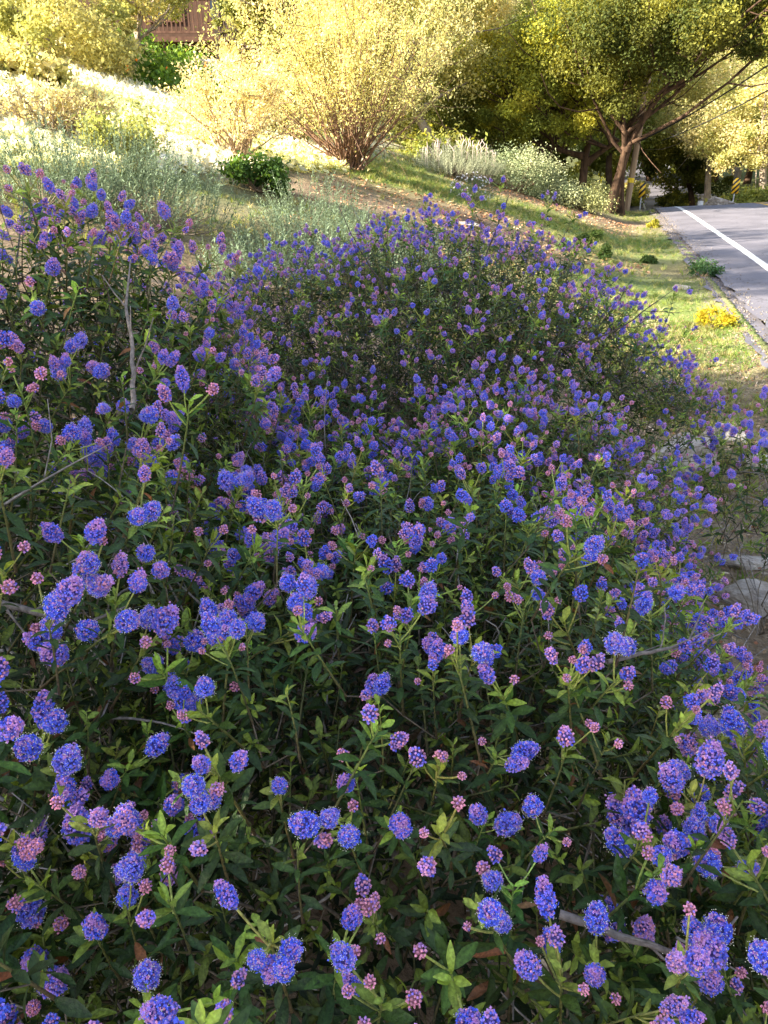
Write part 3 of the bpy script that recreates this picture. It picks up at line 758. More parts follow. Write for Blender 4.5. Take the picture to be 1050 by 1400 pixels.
fan_shrub('dry twiggy shrub at the foot of the left slope, sparse yellow leaves', G(70, 235, 9.5), .9, .6, 40, 5000, (.56, .48, .24), (.32, .24, .16), leaf=.024, name='twiggy_shrub')
fan_shrub('yellow-green shrub on the slope behind the tall flowering shrub', G(170, 225, 9.0), .5, .6, 34, 9000, (.34, .37, .12), (.25, .18, .11), leaf=.024, name='twiggy_shrub')

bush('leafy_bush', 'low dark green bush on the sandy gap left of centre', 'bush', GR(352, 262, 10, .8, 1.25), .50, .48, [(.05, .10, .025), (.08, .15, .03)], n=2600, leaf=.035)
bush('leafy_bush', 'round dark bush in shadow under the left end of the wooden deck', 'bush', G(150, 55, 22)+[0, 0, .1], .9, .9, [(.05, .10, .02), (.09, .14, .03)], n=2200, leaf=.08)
for px, py, d, r, h, lb in ((215, 82, 21, 1.3, .8, 'bright green plants below the deck, left clump'), (245, 100, 20, 1.2, .7, 'bright green plants with orange flowers on the slope'),
                        (272, 112, 19, .9, .5, 'green plants at the foot of the small stone wall'), (235, 65, 23, 1.4, .8, 'green hedge plants right beneath the deck'), (185, 66, 27.5, 1.2, 1.2, 'tall green plants filling the space under the left part of the deck'), (245, 66, 27.8, 1.2, 1.1, 'tall green plants under the right part of the deck')):
    bush('slope_plant', lb, 'plants', G(px, py, d), r, h, [(.10, .19, .03), (.16, .26, .05)], n=1800, leaf=.07, group='green plants below the deck')
pop = Acc(); pr = G(245, 100, 20)
for _ in range(12):
    q = pr+np.array([rng.uniform(-1.2, 1.4), rng.uniform(-1.2, .2), rng.uniform(.4, .75)]); pop.inst(OCT, np.eye(3)[None]*rng.uniform(.025, .045), q[None], np.array([[.85, .25, .03]]))
o = pop.obj('orange_flowers', M_FLOR, None, origin=pr); tag(o, 'scattered orange poppies among green plants on the slope', 'flowers', kind='stuff')

# mounded shrubs on the verge (silver mound with white spikes, daisy bush, grey round bushes)
def spikes(root, loc, r, h, n, col):
    S = Acc()
    for _ in range(n):
        a = rng.uniform(0, 2*pi); q = np.sqrt(rng.random()); p = loc+np.array([cos(a)*r*q, sin(a)*r*q, h*np.sqrt(1-.7*q*q)])
        S.add(tube([p-[0, 0, .25], p, p+[rng.normal(0, .04), 0, .09], p+[rng.normal(0, .07), 0, rng.uniform(.12, .24)]], (.004, .005, .012, .004), col, sides=5))
    S.obj('flower_spike', M_FLOR, root, origin=loc)['kind'] = 'stuff'
L1 = GR(622, 238, 19, .9, 1.2); r1 = sage('silvery mound with upright pale pink flower spikes beside the golden shrub', L1, 1.15, .85, (.34, .36, .24), n=900, name='lavender_shrub', cat='shrub', group=None, lean=.9, sc=1.3)
spikes(r1, L1, 1.1, .78, 60, (.62, .50, .44))
L2 = GR(643, 262, 15, .9, 1.2); r2 = sage('dark green rounded bush dotted with small white daisies', L2, .45, .50, (.13, .19, .10), n=420, name='daisy_bush', cat='daisy bush', group=None, lean=1.2, sc=.7)
Dz = Acc()
for _ in range(110):
    d = unit(rng.normal(size=3)); d[2] = abs(d[2]); p = L2+d*np.array([.5, .5, .55]); Dz.inst(FLO, frames(d[None]+[[0, -.4, 0]], scale=np.array([.020])), p[None], np.array([[.82, .80, .88]]))
Dz.obj('daisy_flowers', M_FLOR, r2, smooth=False, origin=L2)['kind'] = 'stuff'
GB = [(.27, .31, .17), (.34, .36, .20), (.20, .25, .13)]
bush('grey_bush', 'large grey-green dome bush to the right of the pale flower spikes', 'bush', GR(706, 246, 21, .9, 1.15), 1.5, 1.35, GB, n=14000, leaf=.030, mat=M_GRAY, clumps=60)
bush('grey_bush', 'low grey-green bush in front of the oak trunks', 'bush', GR(765, 248, 22, .9, 1.1), 1.0, .75, GB, n=8000, leaf=.032, mat=M_GRAY, clumps=44)
bush('grey_bush', 'pale olive bush near the leaning oak trunk', 'bush', GR(793, 256, 22, .9, 1.1), 1.1, .7, [(.42, .42, .18), (.34, .35, .15)], n=8000, leaf=.032, mat=M_GRAY, clumps=44)
for px, py, d, r, h, lb, c in ((800, 318, 9.3, .20, .38, 'weedy dark green plant on the verge, left of a twin', [(.06, .10, .03), (.10, .15, .04)]),
                         (830, 322, 9.0, .14, .34, 'slim upright green plant on the verge, right of its twin', [(.06, .11, .03), (.09, .14, .04)]),
                         (818, 300, 11, .17, .30, 'short green plant behind the two verge weeds', [(.08, .13, .03), (.12, .17, .05)]),
                         (888, 350, 9.6, .17, .14, 'small low green weed near the road shoulder', [(.08, .14, .04)]),
                         (962, 378, 11.5, .30, .34, 'dense dark green juniper-like clump at the asphalt edge', [(.05, .11, .045), (.08, .15, .06)]),
                         (770, 330, 8.8, .15, .2, 'tiny grey-green weed above the violet heads', [(.14, .2, .1)])):
    bush('roadside_plant', lb, 'roadside plant', GR(px, py, d), r, h, c, n=1500, leaf=.022, clumps=30, stems=8)
bush('roadside_plant', 'bright golden-yellow weed clump glowing in a patch of sun beside the road', 'roadside plant', GR(976, 448, 7.5), .26, .30, [(.48, .38, .03), (.40, .38, .04)], n=1600, leaf=.018, mat=M_GOLD)
bush('roadside_plant', 'yellow-tipped weed at the bend of the road edge', 'roadside plant', GR(893, 312, 16), .22, .3, [(.35, .33, .05)], n=900, leaf=.03, mat=M_GOLD)

# ------------------------------------------------------------------ grass and ground litter
def tuft(nb=10, h=.12, w=.004, spread=.05):
    V = []; Fq = []
    for i in range(nb):
        a = rng.uniform(0, 2*pi); q = rng.uniform(0, spread); b = np.array([cos(a)*q, sin(a)*q, -.01]); l = np.array([rng.normal(0, .45), rng.normal(0, .45), 1])*h*rng.uniform(.5, 1.2)
        s = np.array([cos(a+1.5), sin(a+1.5), 0])*w; o = len(V)
        V += [b-s, b+s, b+l*.55+s*.8-[0, 0, 0], b+l*.55-s*.8, b+l+np.array([l[0], l[1], -.15*h])*.6]
        Fq += [(o, o+1, o+2, o+3), (o+3, o+2, o+4, -1)]
    return Tmpl(V, Fq, np.ones((len(V), 3)))
TU = [tuft() for _ in range(5)]; TUs = [tuft(14, .07, .003, .06) for _ in range(4)]
def scatter_grass(name, x0, x1, y0, y1, n, mask, cols, sc=(.6, 1.3), T=TU):
    x = rng.uniform(x0, x1, n); y = rng.uniform(y0, y1, n); m = mask(x, y); x, y = x[m], y[m]; n = len(x)
    z = ground_z(x, y); A = Acc(); ch = rng.integers(0, len(T), n); s = rng.uniform(*sc, n)*(1+.02*y)
    c = np.asarray(cols)[rng.integers(0, len(cols), n)]*rng.uniform(.7, 1.3, (n, 1))
    for j, t in enumerate(T):
        ii = ch == j; A.inst(t, frames(np.stack([rng.normal(0, .1, ii.sum()), rng.normal(0, .1, ii.sum()), np.ones(ii.sum())], 1), scale=s[ii]), np.stack([x, y, z], 1)[ii], c[ii])
    return tag(A.obj(name, M_GRASS), kind='stuff')
def mverge(x, y):
    s = side(x, y); return (s > .35+.3*pn(x, y, .6)) & (s < 8.5) & (pn(x-5, y+3, 2.2)+pn(x, y, .7)*.5+rng.normal(0, .25, len(x)) > .08)
o = scatter_grass('verge_grass', -6, 13, 5.5, 34, 52000, mverge, [(.15, .21, .05), (.22, .26, .07), (.33, .31, .13), (.11, .17, .05), (.38, .33, .18)], sc=(.3, .8), T=TU+TUs)
tag(o, 'short green grass and weeds covering the sloping verge', 'grass')
def mnear(x, y):
    s = side(x, y); return (s > .25) & (x > .5) & (pn(x*1.3, y, .8)+rng.normal(0, .3, len(x)) > .25)
o = scatter_grass('roadside_grass', .5, 4.6, 1.0, 9, 9000, mnear, [(.12, .20, .04), (.20, .26, .06), (.30, .27, .12)], sc=(.35, .8), T=TU+TUs)
tag(o, 'patchy grass among soil and stones along the road shoulder', 'grass')
# pale ground cover, its colour whitened to imitate overexposed sun on the slope
def mslope(x, y): s = side(x, y); return (s > 6.6) & (s < 24)
x = rng.uniform(-24, -.5, 60000); y = rng.uniform(7, 34, 60000); m = mslope(x, y); x, y = x[m], y[m]; n = len(x)
A = Acc(); P = np.stack([x, y, ground_z(x, y)+rng.uniform(.0, .14, n)], 1)
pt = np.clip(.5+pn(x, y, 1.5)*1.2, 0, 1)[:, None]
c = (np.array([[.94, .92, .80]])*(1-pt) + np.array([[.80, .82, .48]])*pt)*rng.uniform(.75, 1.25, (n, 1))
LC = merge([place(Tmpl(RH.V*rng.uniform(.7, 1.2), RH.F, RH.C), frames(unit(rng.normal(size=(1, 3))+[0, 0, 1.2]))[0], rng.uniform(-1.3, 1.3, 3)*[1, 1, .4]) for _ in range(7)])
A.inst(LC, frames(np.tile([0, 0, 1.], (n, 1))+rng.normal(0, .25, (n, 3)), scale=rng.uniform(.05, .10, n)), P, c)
tag(A.obj('ground_cover', M_GOLD), 'pale leafy ground cover, colour whitened to imitate overexposed sun on the slope', 'ground cover', kind='stuff')
# dead leaves and wood chips
def litter(name, label, x0, x1, y0, y1, n, mask, size, cols):
    x = rng.uniform(x0, x1, n); y = rng.uniform(y0, y1, n); m = mask(x, y); x, y = x[m], y[m]; k = len(x)
    A = Acc(); P = np.stack([x, y, ground_z(x, y)+rng.uniform(.002, .015, k)], 1); sc = np.stack([rng.uniform(.25, .9, k), rng.uniform(.5, 1.2, k), np.full(k, .6)], 1)*size
    A.inst(RH, frames(np.tile([0, 0, 1.], (k, 1))+rng.normal(0, .35, (k, 3)), scale=sc), P, np.asarray(cols)[rng.integers(0, len(cols), k)]*rng.uniform(.6, 1.3, (k, 1)))
    tag(A.obj(name, M_TWIG), label, 'leaf litter', kind='stuff')
LCOL = [(.34, .24, .15), (.22, .14, .08), (.45, .36, .26), (.28, .12, .06), (.12, .08, .06)]
litter('leaf_litter', 'dry leaves and bark chips on bare soil by the rocks', .3, 4.5, .8, 9, 26000, lambda x, y: side(x, y) > .2, .022, LCOL)
litter('mulch', 'reddish wood mulch on the verge between grass patches', -1, 9, 8, 24, 14000, lambda x, y: (side(x, y) > 1) & (pn(x-5, y+3, 2.2) < 0), .05, [(.40, .20, .10), (.30, .15, .08), (.5, .33, .2)])

n = 7000; ss = .22+rng.normal(0, .16, n); tt = rng.uniform(-10, 24, n); gx, gy, gq = rp(ss, tt); inr_ = ss < .05
gzz = np.where(inr_, gq+.003, np.where(ss < .28, gq-.04, ground_z(gx, gy))); A = Acc()
A.inst(OCT, frames(unit(rng.normal(size=(n, 3))), scale=rng.uniform(.4, 1, (n, 3))*rng.uniform(.004, .022, (n, 1))), np.stack([gx, gy, gzz], 1), mixc((.08, .07, .06), (.26, .22, .19), rng.random(n)))
tag(A.obj('gravel', M_TWIG, smooth=False), 'loose gravel and broken asphalt crumbs along the road edge', 'gravel', kind='stuff')
# ------------------------------------------------------------------ rocks
def rock(label, px, py, y, sx, sy, sz, seed, rz=0.):
    c = GR(px, py, y, .7, 1.5); rr = np.random.default_rng(seed)
    nu, nv = 28, 18; V = []
    planes = unit(rr.normal(size=(15, 3))+np.array([0, 0, .15])); planes[0] = unit(np.array([.1, -.1, 1.])); offs = rr.uniform(.42, .8, 15)
    for j in range(nv+1):
        for i in range(nu):
            th = pi*j/nv; ph = 2*pi*i/nu; d = np.array([sin(th)*cos(ph), sin(th)*sin(ph), cos(th)]); r = 1.05
            for p_, o_ in zip(planes, offs):
                k = d@p_
                if k > 1e-3: r = min(r, o_/k)
            V.append(d*(r + .018*rr.normal()))
    V = np.array(V)*np.array([sx, sy, sz]); cr, sr = cos(rz), sin(rz); V = V@np.array([[cr, sr, 0], [-sr, cr, 0], [0, 0, 1]])
    Fq = [(j*nu+i, (j+1)*nu+i, (j+1)*nu+(i+1) % nu, j*nu+(i+1) % nu) for j in range(nv) for i in range(nu)]
    a = Acc(); a.add(Tmpl(V + c + [0, 0, sz*.15], Fq, np.ones((len(V), 3))))
    o = a.obj('rock', M_ROCK, smooth=False, origin=c); return tag(o, label, 'rock', 'pale sandstone rocks along the roadside')
rock('large pale flat-topped rock behind the arching stems at the right', 922, 640, 4.1, .34, .22, .24, 1, .4)
rock('tan angular rock just right of the large pale one', 985, 598, 4.5, .20, .14, .12, 2, .2)
rock('broad white slab rock at the right edge', 1025, 825, 2.7, .25, .13, .10, 3, -.5)
rock('thin flat stone lying behind the white slab rock', 1020, 772, 3.1, .16, .08, .05, 4, -.2)
rock('small half-buried stone between weeds higher on the bank', 930, 385, 7.7, .16, .12, .09, 6)
rock('grey stone under the right edge shrub', 1040, 640, 3.9, .13, .12, .10, 7, .3)
rock('pale stone on the sandy gap left of centre', 640, 258, 8.5, .22, .16, .07, 10)
rock('long boulder beyond the road near the striped marker', 985, 268, 40, 1.2, .6, .5, 11, .1)
rock('small boulder across the road beside the long one', 965, 270, 44, .9, .7, .5, 12, .6)

# ------------------------------------------------------------------ poles, markers, wires
def cyl_part(name, P, r, mat, parent, org, sides=14):
    a = Acc(); a.add(tube(P, r, (1, 1, 1), sides=sides)); return a.obj(name, mat, parent, origin=org)
pb = G(858, 270, 31.5); pole = empty('utility_pole', pb, 'leaning brown wooden utility pole beside the oak trunk', 'utility pole')
ptop = pb + np.array([.35, 0, 7.5]); cyl_part('pole', [pb-[0, 0, .3], pb*.5+ptop*.5, ptop], (.115, .11, .10), M_WOODPOLE, pole, pb)
a = Acc(); a.add(tube([pb+[.045, 0, 1.0], pb+[.052, 0, 1.16]], (.122, .122), (1, 1, 1), sides=14)); M_YEL = noise_mat('yellow_band', (.7, .45, .03), (.85, .6, .05), scale=5, bump=0); a.obj('band', M_YEL, pole, origin=pb)
a = Acc(); a.add(box(pb[0]-.55, pb[0]+1.25, pb[1]-.06, pb[1]+.06, ptop[2]-.7, ptop[2]-.56)); a.obj('crossarm', M_WOODPOLE, pole, origin=pb)
def marker_mat():
    m, nt, out = new_mat('hazard_stripes'); L = nt.links.new
    tc = N(nt, 'ShaderNodeTexCoord'); sp = N(nt, 'ShaderNodeSeparateXYZ'); L(tc.outputs['Object'], sp.inputs[0])
    k = N(nt, 'ShaderNodeMath', operation='MULTIPLY_ADD'); k.inputs[1].default_value = -1.0; L(sp.outputs[0], k.inputs[0]); L(sp.outputs[2], k.inputs[2])
    d = N(nt, 'ShaderNodeMath', operation='MULTIPLY'); d.inputs[1].default_value = 4.2; L(k.outputs[0], d.inputs[0])
    f = N(nt, 'ShaderNodeMath', operation='FRACT'); L(d.outputs[0], f.inputs[0]); g = N(nt, 'ShaderNodeMath', operation='GREATER_THAN'); g.inputs[1].default_value = .5; L(f.outputs[0], g.inputs[0])
    mx = N(nt, 'ShaderNodeMix', data_type='RGBA'); L(g.outputs[0], mx.inputs[0]); mx.inputs[6].default_value = (.85, .50, .02, 1); mx.inputs[7].default_value = (.015, .015, .015, 1)
    p = N(nt, 'ShaderNodeBsdfPrincipled'); p.inputs['Roughness'].default_value = .4; L(mx.outputs[2], p.inputs['Base Color']); L(p.outputs[0], out.inputs[0]); return m
M_HAZ = marker_mat()
def marker(label, px, py_c, y, w, h):
    c = at(px, py_c, y); base = np.array([c[0], c[1], gz(c[0], c[1])]); r = empty('hazard_marker', base, label, 'road marker', 'striped road markers')
    a = Acc(); a.add(box(c[0]-w/2, c[0]+w/2, c[1]-.012, c[1]+.0, c[2]-h/2, c[2]+h/2)); a.obj('panel', M_HAZ, r, origin=c).location = c-base
    a = Acc(); a.add(tube([base-[0, 0, .1], [c[0], c[1]+.03, c[2]+h/2-.04]], .03, (1, 1, 1), sides=8)); a.obj('post', M_STEEL, r, origin=base)
marker('yellow and black striped road marker next to the wooden pole', 878, 260, 33.5, .24, .55)
marker('larger yellow and black striped road marker under trees across the road', 1006, 254, 38, .32, .66)
fp_ = G(1007, 250, 58); fpole = empty('utility_pole', fp_, 'pale distant utility pole across the road behind the larger striped marker', 'utility pole')
ft = fp_+np.array([0, 0, 9.0]); cyl_part('pole', [fp_-[0, 0, .3], ft], (.24, .18), M_PALEBARK, fpole, fp_)
a = Acc(); a.add(box(fp_[0]-1.2, fp_[0]+1.2, fp_[1]-.07, fp_[1]+.07, ft[2]-.8, ft[2]-.66)); a.obj('crossarm', M_WOODPOLE, fpole, origin=fp_)
for (q0, q1, lb) in (((870, 195, 31.5), (1120, 40, 22), 'upper overhead cable sloping down to the left at the right edge'), ((905, 192, 48), (1130, 78, 24), 'lower overhead cable crossing the sunlit trees at the right')):
    A0 = at(*q0); B0 = at(*q1); mid = (A0+B0)/2-[0, 0, .35]
    a = Acc(); a.add(tube(bez(A0, mid, B0, 24), .022, (1, 1, 1), sides=6)); tag(a.obj('overhead_cable', M_CABLE, origin=A0), lb, 'cable')
wp = G(958, 276, 36); a = Acc(); a.add(box(-.09, .09, -.09, .09, -.1, .34)); o = a.obj('marker_post', M_WHITE, smooth=False); o.location = wp; tag(o, 'short white post standing at the far edge of the road', 'post')

# ------------------------------------------------------------------ house with deck and fence on the slope
hp = at(240, 50, 29.0); hz = hp[2]; hg = G(240, 60, 29)
house = empty('house', (hp[0], 30, hz), 'brown house with raised redwood deck and railing at the top of the slope', 'house')
X0, X1 = at(140, 50, 29)[0], at(306, 50, 29)[0]; O = np.array([hp[0], 30, hz])
def hpart(nm, bxs, mat):
    a = Acc()
    for b_ in bxs: a.add(box(*b_))
    return a.obj(nm, mat, house, smooth=False, origin=O)
gzl = gz(X0, 31)-1.2
hpart('wall', [(X0-2, X1+4.5, 31.6, 36, gzl, hz+4.2)], M_WALLP)
hpart('roof', [(X0-2.6, X1+5, 31.0, 36.6, hz+4.2, hz+4.45)], M_METAL)
M_GLASS = noise_mat('dark_glass', (.012, .014, .018), (.03, .035, .045), scale=2, bump=0, rough=.12, spec=.6)
for wx in (X0+.8, X0+3.0, X1+1.2):
    f = hpart('window', [(wx-.08, wx+1.28, 31.52, 31.60, hz+.75, hz+.83), (wx-.08, wx+1.28, 31.52, 31.60, hz+2.12, hz+2.2), (wx-.08, wx, 31.52, 31.60, hz+.83, hz+2.12), (wx+1.2, wx+1.28, 31.52, 31.60, hz+.83, hz+2.12)], M_DECK)
    a = Acc(); a.add(box(wx, wx+1.2, 31.56, 31.58, hz+.83, hz+2.12)); a.obj('pane', M_GLASS, f, smooth=False, origin=O)
hpart('deck', [(X0, X1+.3, 29.0, 31.6, hz-.14, hz)], M_DECK)
rb = [(X0, X1+.3, 29.02, 29.10, hz+1.0, hz+1.08), (X0, X1+.3, 29.03, 29.08, hz+.10, hz+.16)]
xx = X0
while xx < X1+.3: rb.append((xx, xx+.05, 29.035, 29.075, hz+.16, hz+1.0)); xx += .14
hpart('railing', rb, M_DECK)
for xx in (X0+.06, (X0+X1)/2, X1-.05): hpart('post', [(xx-.07, xx+.07, 29.12, 29.26, gz(xx, 29.2)-.4, hz+(2.6 if xx > X1-1 else -.14))], M_DECK)
sw = G(285, 72, 27.5); a = Acc(); a.add(box(-.9, .9, -.2, .2, -.6, .75)); a.add(box(-.94, .94, -.23, .23, .75, .82)); o = a.obj('stone_wall', M_STONE, smooth=False); o.location = sw; tag(o, 'short pale stone wall at the right end of the deck', 'wall')
fa = at(296, 52, 27); fb = at(366, 42, 30); fence = empty('metal_fence', fa, 'dark vertical bar metal fence right of the deck at the top', 'fence')
a = Acc(); posts = []
nbar = 26
for i in range(nbar+1):
    t = i/nbar; p = fa*(1-t)+fb*t
    if i % 9 == 0:
        b_ = Acc(); b_.add(box(p[0]-.04, p[0]+.04, p[1]-.04, p[1]+.04, p[2]-1.0, p[2]+1.75)); b_.obj('fence_post', M_METAL, fence, smooth=False, origin=fa)
    else: a.add(tube([p-[0, 0, .1], p+[0, 0, 1.65]], .014, (1, 1, 1), sides=5))
for hh in (.1, 1.5): a.add(tube([fa+[0, 0, hh], fb+[0, 0, hh]], .025, (1, 1, 1), sides=6))
a.obj('bars', M_METAL, fence, origin=fa)

# ------------------------------------------------------------------ trees
OAK = [(.070, .090, .022), (.12, .13, .028), (.20, .20, .04)]
OAK_SUNLIT = [(.42, .40, .06), (.30, .32, .05), (.18, .21, .04)]  # oak greens pushed to yellow, sunlight painted into the leaves
MIDG = [(.14, .17, .04), (.22, .25, .06), (.30, .31, .08)]
GOLD = [(.66, .59, .30), (.52, .49, .20), (.36, .37, .13)]  # leaf colours raised to carry the blown-out sunlit glow
def S(px, py, y): return at(px, py, y)
def cr(px, py, y, rx, rz, ry=None): return (S(px, py, y), (rx, ry or rx, rz))
# leaning oak beside the road
b = G(832, 268, 27.5)
tree('oak_tree', 'leaning dark oak with forked trunk and wide crown reaching over the road', 'oak tree',
     [[b-[0, 0, .2], S(848, 235, 27.5), S(855, 205, 27.3), S(853, 178, 27)], [S(855, 205, 27.3), S(875, 170, 27), S(900, 132, 26.5), S(935, 108, 26)], [b+[.55, .3, -.2], S(850, 235, 27.9), S(862, 195, 27.8), S(850, 160, 27.5)]],
     [cr(910, 35, 26, 2.6, 1.4, 2.2), cr(990, 25, 25, 2.4, 1.1, 2.2), cr(1060, 10, 24, 2.2, 1.3, 2.2), cr(850, 55, 27, 2.2, 1.5), cr(815, 130, 27.5, 1.5, .8), cr(888, 90, 26.5, 1.1, .5)], 130, 700, .050, OAK, clump=.34, r0=.17, limbs=6)
b = G(797, 245, 30)
tree('oak_tree', 'broad oak with sunlit yellow painted into its leaves, left of the leaning one', 'oak tree',
     [[b-[0, 0, .2], S(800, 215, 30), S(806, 190, 30), S(800, 160, 30)], [S(802, 222, 30), S(825, 205, 29.8), S(846, 192, 29.5)], [S(799, 214, 30), S(775, 208, 30), S(750, 200, 29.5)]],
     [cr(770, 75, 29, 2.7, 1.5, 2.2), cr(730, 125, 29, 1.9, 1.2), cr(800, 45, 29, 2.2, 1.4), cr(700, 160, 29.5, 1.2, .8), cr(780, 150, 29, 1.8, .8)], 120, 700, .050, OAK_SUNLIT, clump=.34, r0=.16, limbs=6)
b = G(748, 225, 34)
tree('oak_tree', 'thin-trunked oak partly hidden behind the grey bushes', 'oak tree', [[b-[0, 0, .2], S(752, 205, 34), S(757, 180, 34)]], [cr(725, 110, 35, 2.8, 2.2), cr(690, 160, 34, 2.0, 1.2)], 60, 520, .062, OAK, r0=.14, clump=.33)
# mid-background trees, left to right
bgl = [
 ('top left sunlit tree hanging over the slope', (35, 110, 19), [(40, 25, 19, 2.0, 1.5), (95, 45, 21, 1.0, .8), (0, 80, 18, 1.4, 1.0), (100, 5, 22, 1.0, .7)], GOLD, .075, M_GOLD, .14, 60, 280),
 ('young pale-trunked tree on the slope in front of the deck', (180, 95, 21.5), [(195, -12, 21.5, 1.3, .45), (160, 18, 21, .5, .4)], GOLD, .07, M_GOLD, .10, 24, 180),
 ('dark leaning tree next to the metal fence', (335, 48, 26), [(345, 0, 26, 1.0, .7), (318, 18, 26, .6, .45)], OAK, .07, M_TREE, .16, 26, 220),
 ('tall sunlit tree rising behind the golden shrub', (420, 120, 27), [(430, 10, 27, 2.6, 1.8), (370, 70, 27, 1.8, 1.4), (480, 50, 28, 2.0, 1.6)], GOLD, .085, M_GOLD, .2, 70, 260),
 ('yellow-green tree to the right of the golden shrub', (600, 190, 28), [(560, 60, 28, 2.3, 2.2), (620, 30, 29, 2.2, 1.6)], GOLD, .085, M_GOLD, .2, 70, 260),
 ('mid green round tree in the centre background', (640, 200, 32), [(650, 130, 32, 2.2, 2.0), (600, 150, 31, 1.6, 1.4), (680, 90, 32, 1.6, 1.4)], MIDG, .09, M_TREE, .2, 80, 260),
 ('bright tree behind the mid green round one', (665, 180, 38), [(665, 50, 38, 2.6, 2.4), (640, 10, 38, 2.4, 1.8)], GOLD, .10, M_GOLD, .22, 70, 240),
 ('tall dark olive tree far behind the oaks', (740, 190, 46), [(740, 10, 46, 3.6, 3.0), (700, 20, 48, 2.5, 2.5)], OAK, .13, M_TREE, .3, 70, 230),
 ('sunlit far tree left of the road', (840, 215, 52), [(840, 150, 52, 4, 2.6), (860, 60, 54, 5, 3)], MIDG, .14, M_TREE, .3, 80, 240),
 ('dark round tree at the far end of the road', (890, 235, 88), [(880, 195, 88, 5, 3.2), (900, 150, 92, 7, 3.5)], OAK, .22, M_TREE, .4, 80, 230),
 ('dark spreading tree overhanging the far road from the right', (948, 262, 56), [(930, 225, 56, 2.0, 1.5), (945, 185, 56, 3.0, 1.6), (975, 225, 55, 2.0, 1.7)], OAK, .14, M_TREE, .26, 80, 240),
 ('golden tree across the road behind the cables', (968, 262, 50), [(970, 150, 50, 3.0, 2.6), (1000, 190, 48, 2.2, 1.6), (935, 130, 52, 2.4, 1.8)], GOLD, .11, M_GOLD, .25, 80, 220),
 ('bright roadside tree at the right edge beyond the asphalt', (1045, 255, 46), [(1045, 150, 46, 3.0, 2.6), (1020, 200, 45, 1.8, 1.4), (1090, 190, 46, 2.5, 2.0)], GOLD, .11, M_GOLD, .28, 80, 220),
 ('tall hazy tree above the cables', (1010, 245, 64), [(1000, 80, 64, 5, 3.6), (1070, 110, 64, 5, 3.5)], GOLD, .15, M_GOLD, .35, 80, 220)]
for lb, (px, py, y), crs, cols, leaf, mat, r0, nc, ln in bgl:
    b = G(px, py, y); top = S(crs[0][0], crs[0][1], crs[0][2])
    mid = b*.5+top*.5+rng.normal(0, .25, 3)*[1, 1, 0]
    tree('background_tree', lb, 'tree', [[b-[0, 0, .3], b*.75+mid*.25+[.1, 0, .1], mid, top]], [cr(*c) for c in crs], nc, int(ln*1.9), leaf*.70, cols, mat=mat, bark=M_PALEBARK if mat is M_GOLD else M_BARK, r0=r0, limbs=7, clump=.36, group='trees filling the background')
# woodland behind everything, each tree its own thing
kinds_ = [('far sunlit woodland tree', GOLD, M_GOLD), ('far olive woodland tree', MIDG, M_TREE), ('far dark woodland tree', OAK, M_TREE)]
wl = [(-60, 44, 0), (20, 50, 0), (95, 42, 0), (160, 48, 1), (230, 46, 0), (300, 42, 0), (365, 40, 1), (430, 44, 0), (500, 42, 1), (560, 50, 0), (615, 46, 1), (680, 58, 0), (745, 62, 2), (800, 60, 1), (700, 80, 0), (850, 72, 1), (905, 118, 2), (860, 125, 1), (945, 110, 2), (985, 85, 1), (1030, 78, 0), (1085, 70, 1), (960, 130, 1), (1000, 110, 0), (820, 105, 2), (770, 95, 1), (1110, 56, 0)]
for i, (px, y, k) in enumerate(wl):
    b = G(px, 200, y); h = y*.155*rng.uniform(.9, 1.15)+1.5; r = y*.062*rng.uniform(.9, 1.2); nm, cols, mat = kinds_[k]
    crs = [((b[0], b[1], b[2]+h*.66), (r, r, h*.36)), ((b[0]+rng.uniform(-.6, .6)*r, b[1]-r*.4, b[2]+h*.36), (r*.8, r*.7, h*.26))]
    tree('woodland_tree', nm+' in the tree wall closing the view', 'tree', [[b-[0, 0, .4], b+[rng.normal(0, .3), 0, h*.35], b+[rng.normal(0, .3), 0, h*.65]]], crs, 60, 170, .0032*y+.02, cols, mat=mat, r0=h*.022, limbs=5, clump=.34, group='woodland trees closing the view, '+nm.split()[1])
# understory bushes along the far side of the road and under the trees
us = [(1030, 258, 42, 1.6, 1.3, MIDG, 'leafy green bush across the road at the right edge'), (1062, 262, 40, 1.5, 1.2, MIDG, 'green bush beyond the asphalt leaving the frame at the right'), (985, 262, 45, 1.2, .8, GOLD, 'yellowish bush behind the long boulder'),
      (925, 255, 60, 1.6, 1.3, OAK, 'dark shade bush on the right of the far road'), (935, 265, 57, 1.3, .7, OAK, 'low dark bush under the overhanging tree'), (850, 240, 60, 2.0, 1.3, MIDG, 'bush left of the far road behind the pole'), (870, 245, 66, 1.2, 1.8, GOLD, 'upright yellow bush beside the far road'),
      (820, 245, 36, 1.2, .9, GOLD, 'glowing yellow-green bush behind the oak trunks'), (780, 228, 38, 1.6, 1.2, MIDG, 'green bush between the oak trunks'), (735, 215, 38, 1.8, 1.4, OAK, 'dark bush behind the thin-trunked oak'),
      (680, 205, 30, 1.5, 1.3, OAK, 'dark green bush at the back of the dome bush'), (600, 205, 26, 1.5, 1.2, MIDG, 'green bush right behind the silvery mound'), (300, 180, 18, .9, .8, GOLD, 'yellow bush half way up the slope'), (380, 200, 19, 1.3, 1.4, GOLD, 'pale yellow bush between the two golden shrubs'),
      (40, 180, 14, .8, .6, GOLD, 'faint yellow bush low on the bright slope'), (260, 160, 20, .8, .6, GOLD, 'small washed-out bush on the slope below the poppies')]
for px, py, y, r, h, cols, lb in us:
    bush('leafy_bush', lb, 'bush', G(px, py, y), r, h, cols, n=3000, leaf=.045+.0012*y, mat=M_GOLD if cols is GOLD else M_TREE, clumps=34)
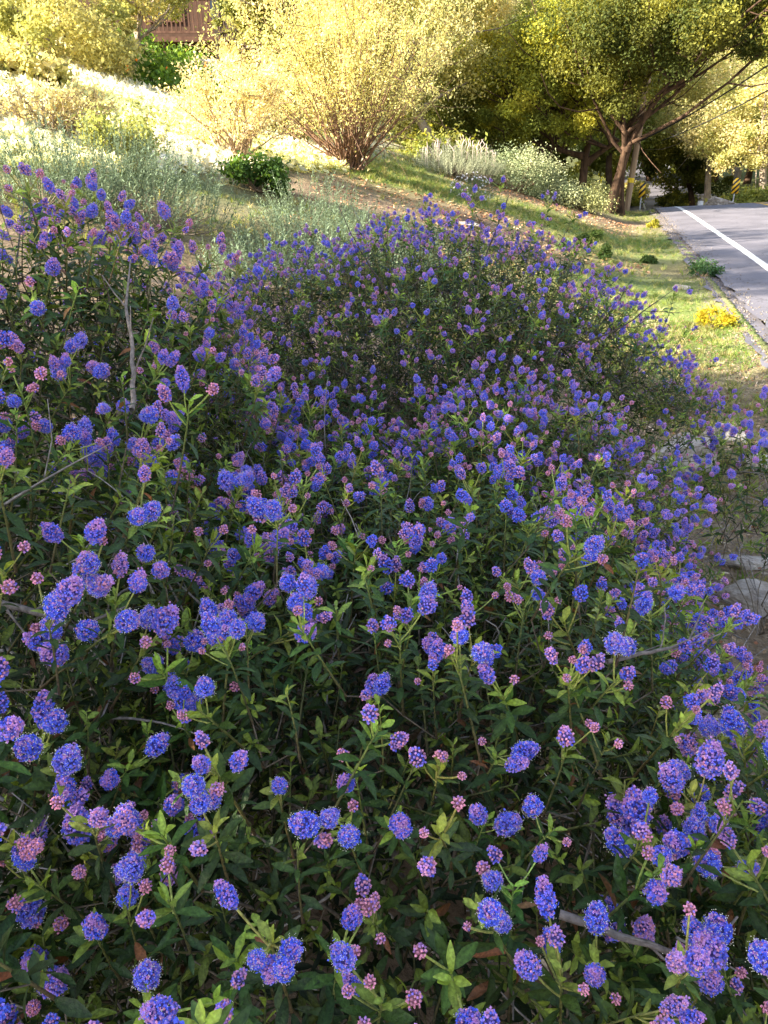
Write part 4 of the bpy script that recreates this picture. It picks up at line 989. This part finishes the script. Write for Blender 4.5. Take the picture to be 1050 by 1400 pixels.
# unseen oaks added left of the frame to shade the flowers and road
SUN_AZ = np.array([-.95, -.31]); SUN_EL = radians(26)
for (tx, ty, hh, r, lb) in ((-7.2, 1.2, 5.2, 2.2, 'unseen spreading oak added left of the flowers to shade them'), (-6.6, -1.6, 4.5, 2.1, 'second added shade oak, unseen, nearest the viewer on the left'), (-10.2, -1.0, 6.7, 2.3, 'third added shade oak, unseen, higher on the slope at the left'), (-17.5, 5.0, 13.0, 2.8, 'tall unseen oak added far left on the slope to cast the road shadows')):
    b = np.array([tx, ty, gz(tx, ty)])
    tree('added_shade_tree', lb, 'oak tree', [[b-[0, 0, .3], b+[.1, .1, 1.5], b+[.2, 0, hh*.55-b[2]*.3]]], [((tx, ty, hh), (r, r, r*.55)), ((tx+.8, ty-1.2, hh-.5), (r*.8, r*.8, r*.5))], 56, 190, .085, OAK, r0=.25, limbs=9, clump=.30)

# ------------------------------------------------------------------ light
nt = W_.node_tree; nt.nodes.clear(); wo = nt.nodes.new('ShaderNodeOutputWorld'); bgn = nt.nodes.new('ShaderNodeBackground'); sk = nt.nodes.new('ShaderNodeTexSky')
sk.sky_type = 'NISHITA'; sk.sun_disc = False; sk.sun_elevation = SUN_EL; sk.sun_rotation = math.atan2(SUN_AZ[0], SUN_AZ[1]); sk.air_density = 1.0; sk.dust_density = 1.5; sk.ozone_density = .6
hs = nt.nodes.new('ShaderNodeHueSaturation'); hs.inputs['Saturation'].default_value = .75; nt.links.new(sk.outputs[0], hs.inputs['Color']); nt.links.new(hs.outputs[0], bgn.inputs[0]); nt.links.new(bgn.outputs[0], wo.inputs[0]); bgn.inputs[1].default_value = .56
sl = bpy.data.lights.new('sun', 'SUN'); so = bpy.data.objects.new('sun', sl); COL.objects.link(so)
sl.energy = 27.0; sl.angle = radians(.5); sl.color = (1.0, .90, .72)
sd = np.array([SUN_AZ[0]*cos(SUN_EL), SUN_AZ[1]*cos(SUN_EL), sin(SUN_EL)])
import mathutils
so.rotation_euler = mathutils.Vector((-sd).tolist()).to_track_quat('-Z', 'Y').to_euler()
scene.render.engine = 'CYCLES'
scene.view_settings.view_transform = 'Standard'; scene.view_settings.look = 'None'; scene.view_settings.exposure = 0; scene.view_settings.gamma = 1
scene.cycles.max_bounces = 6; scene.cycles.diffuse_bounces = 3; scene.cycles.transmission_bounces = 3; scene.cycles.glossy_bounces = 2
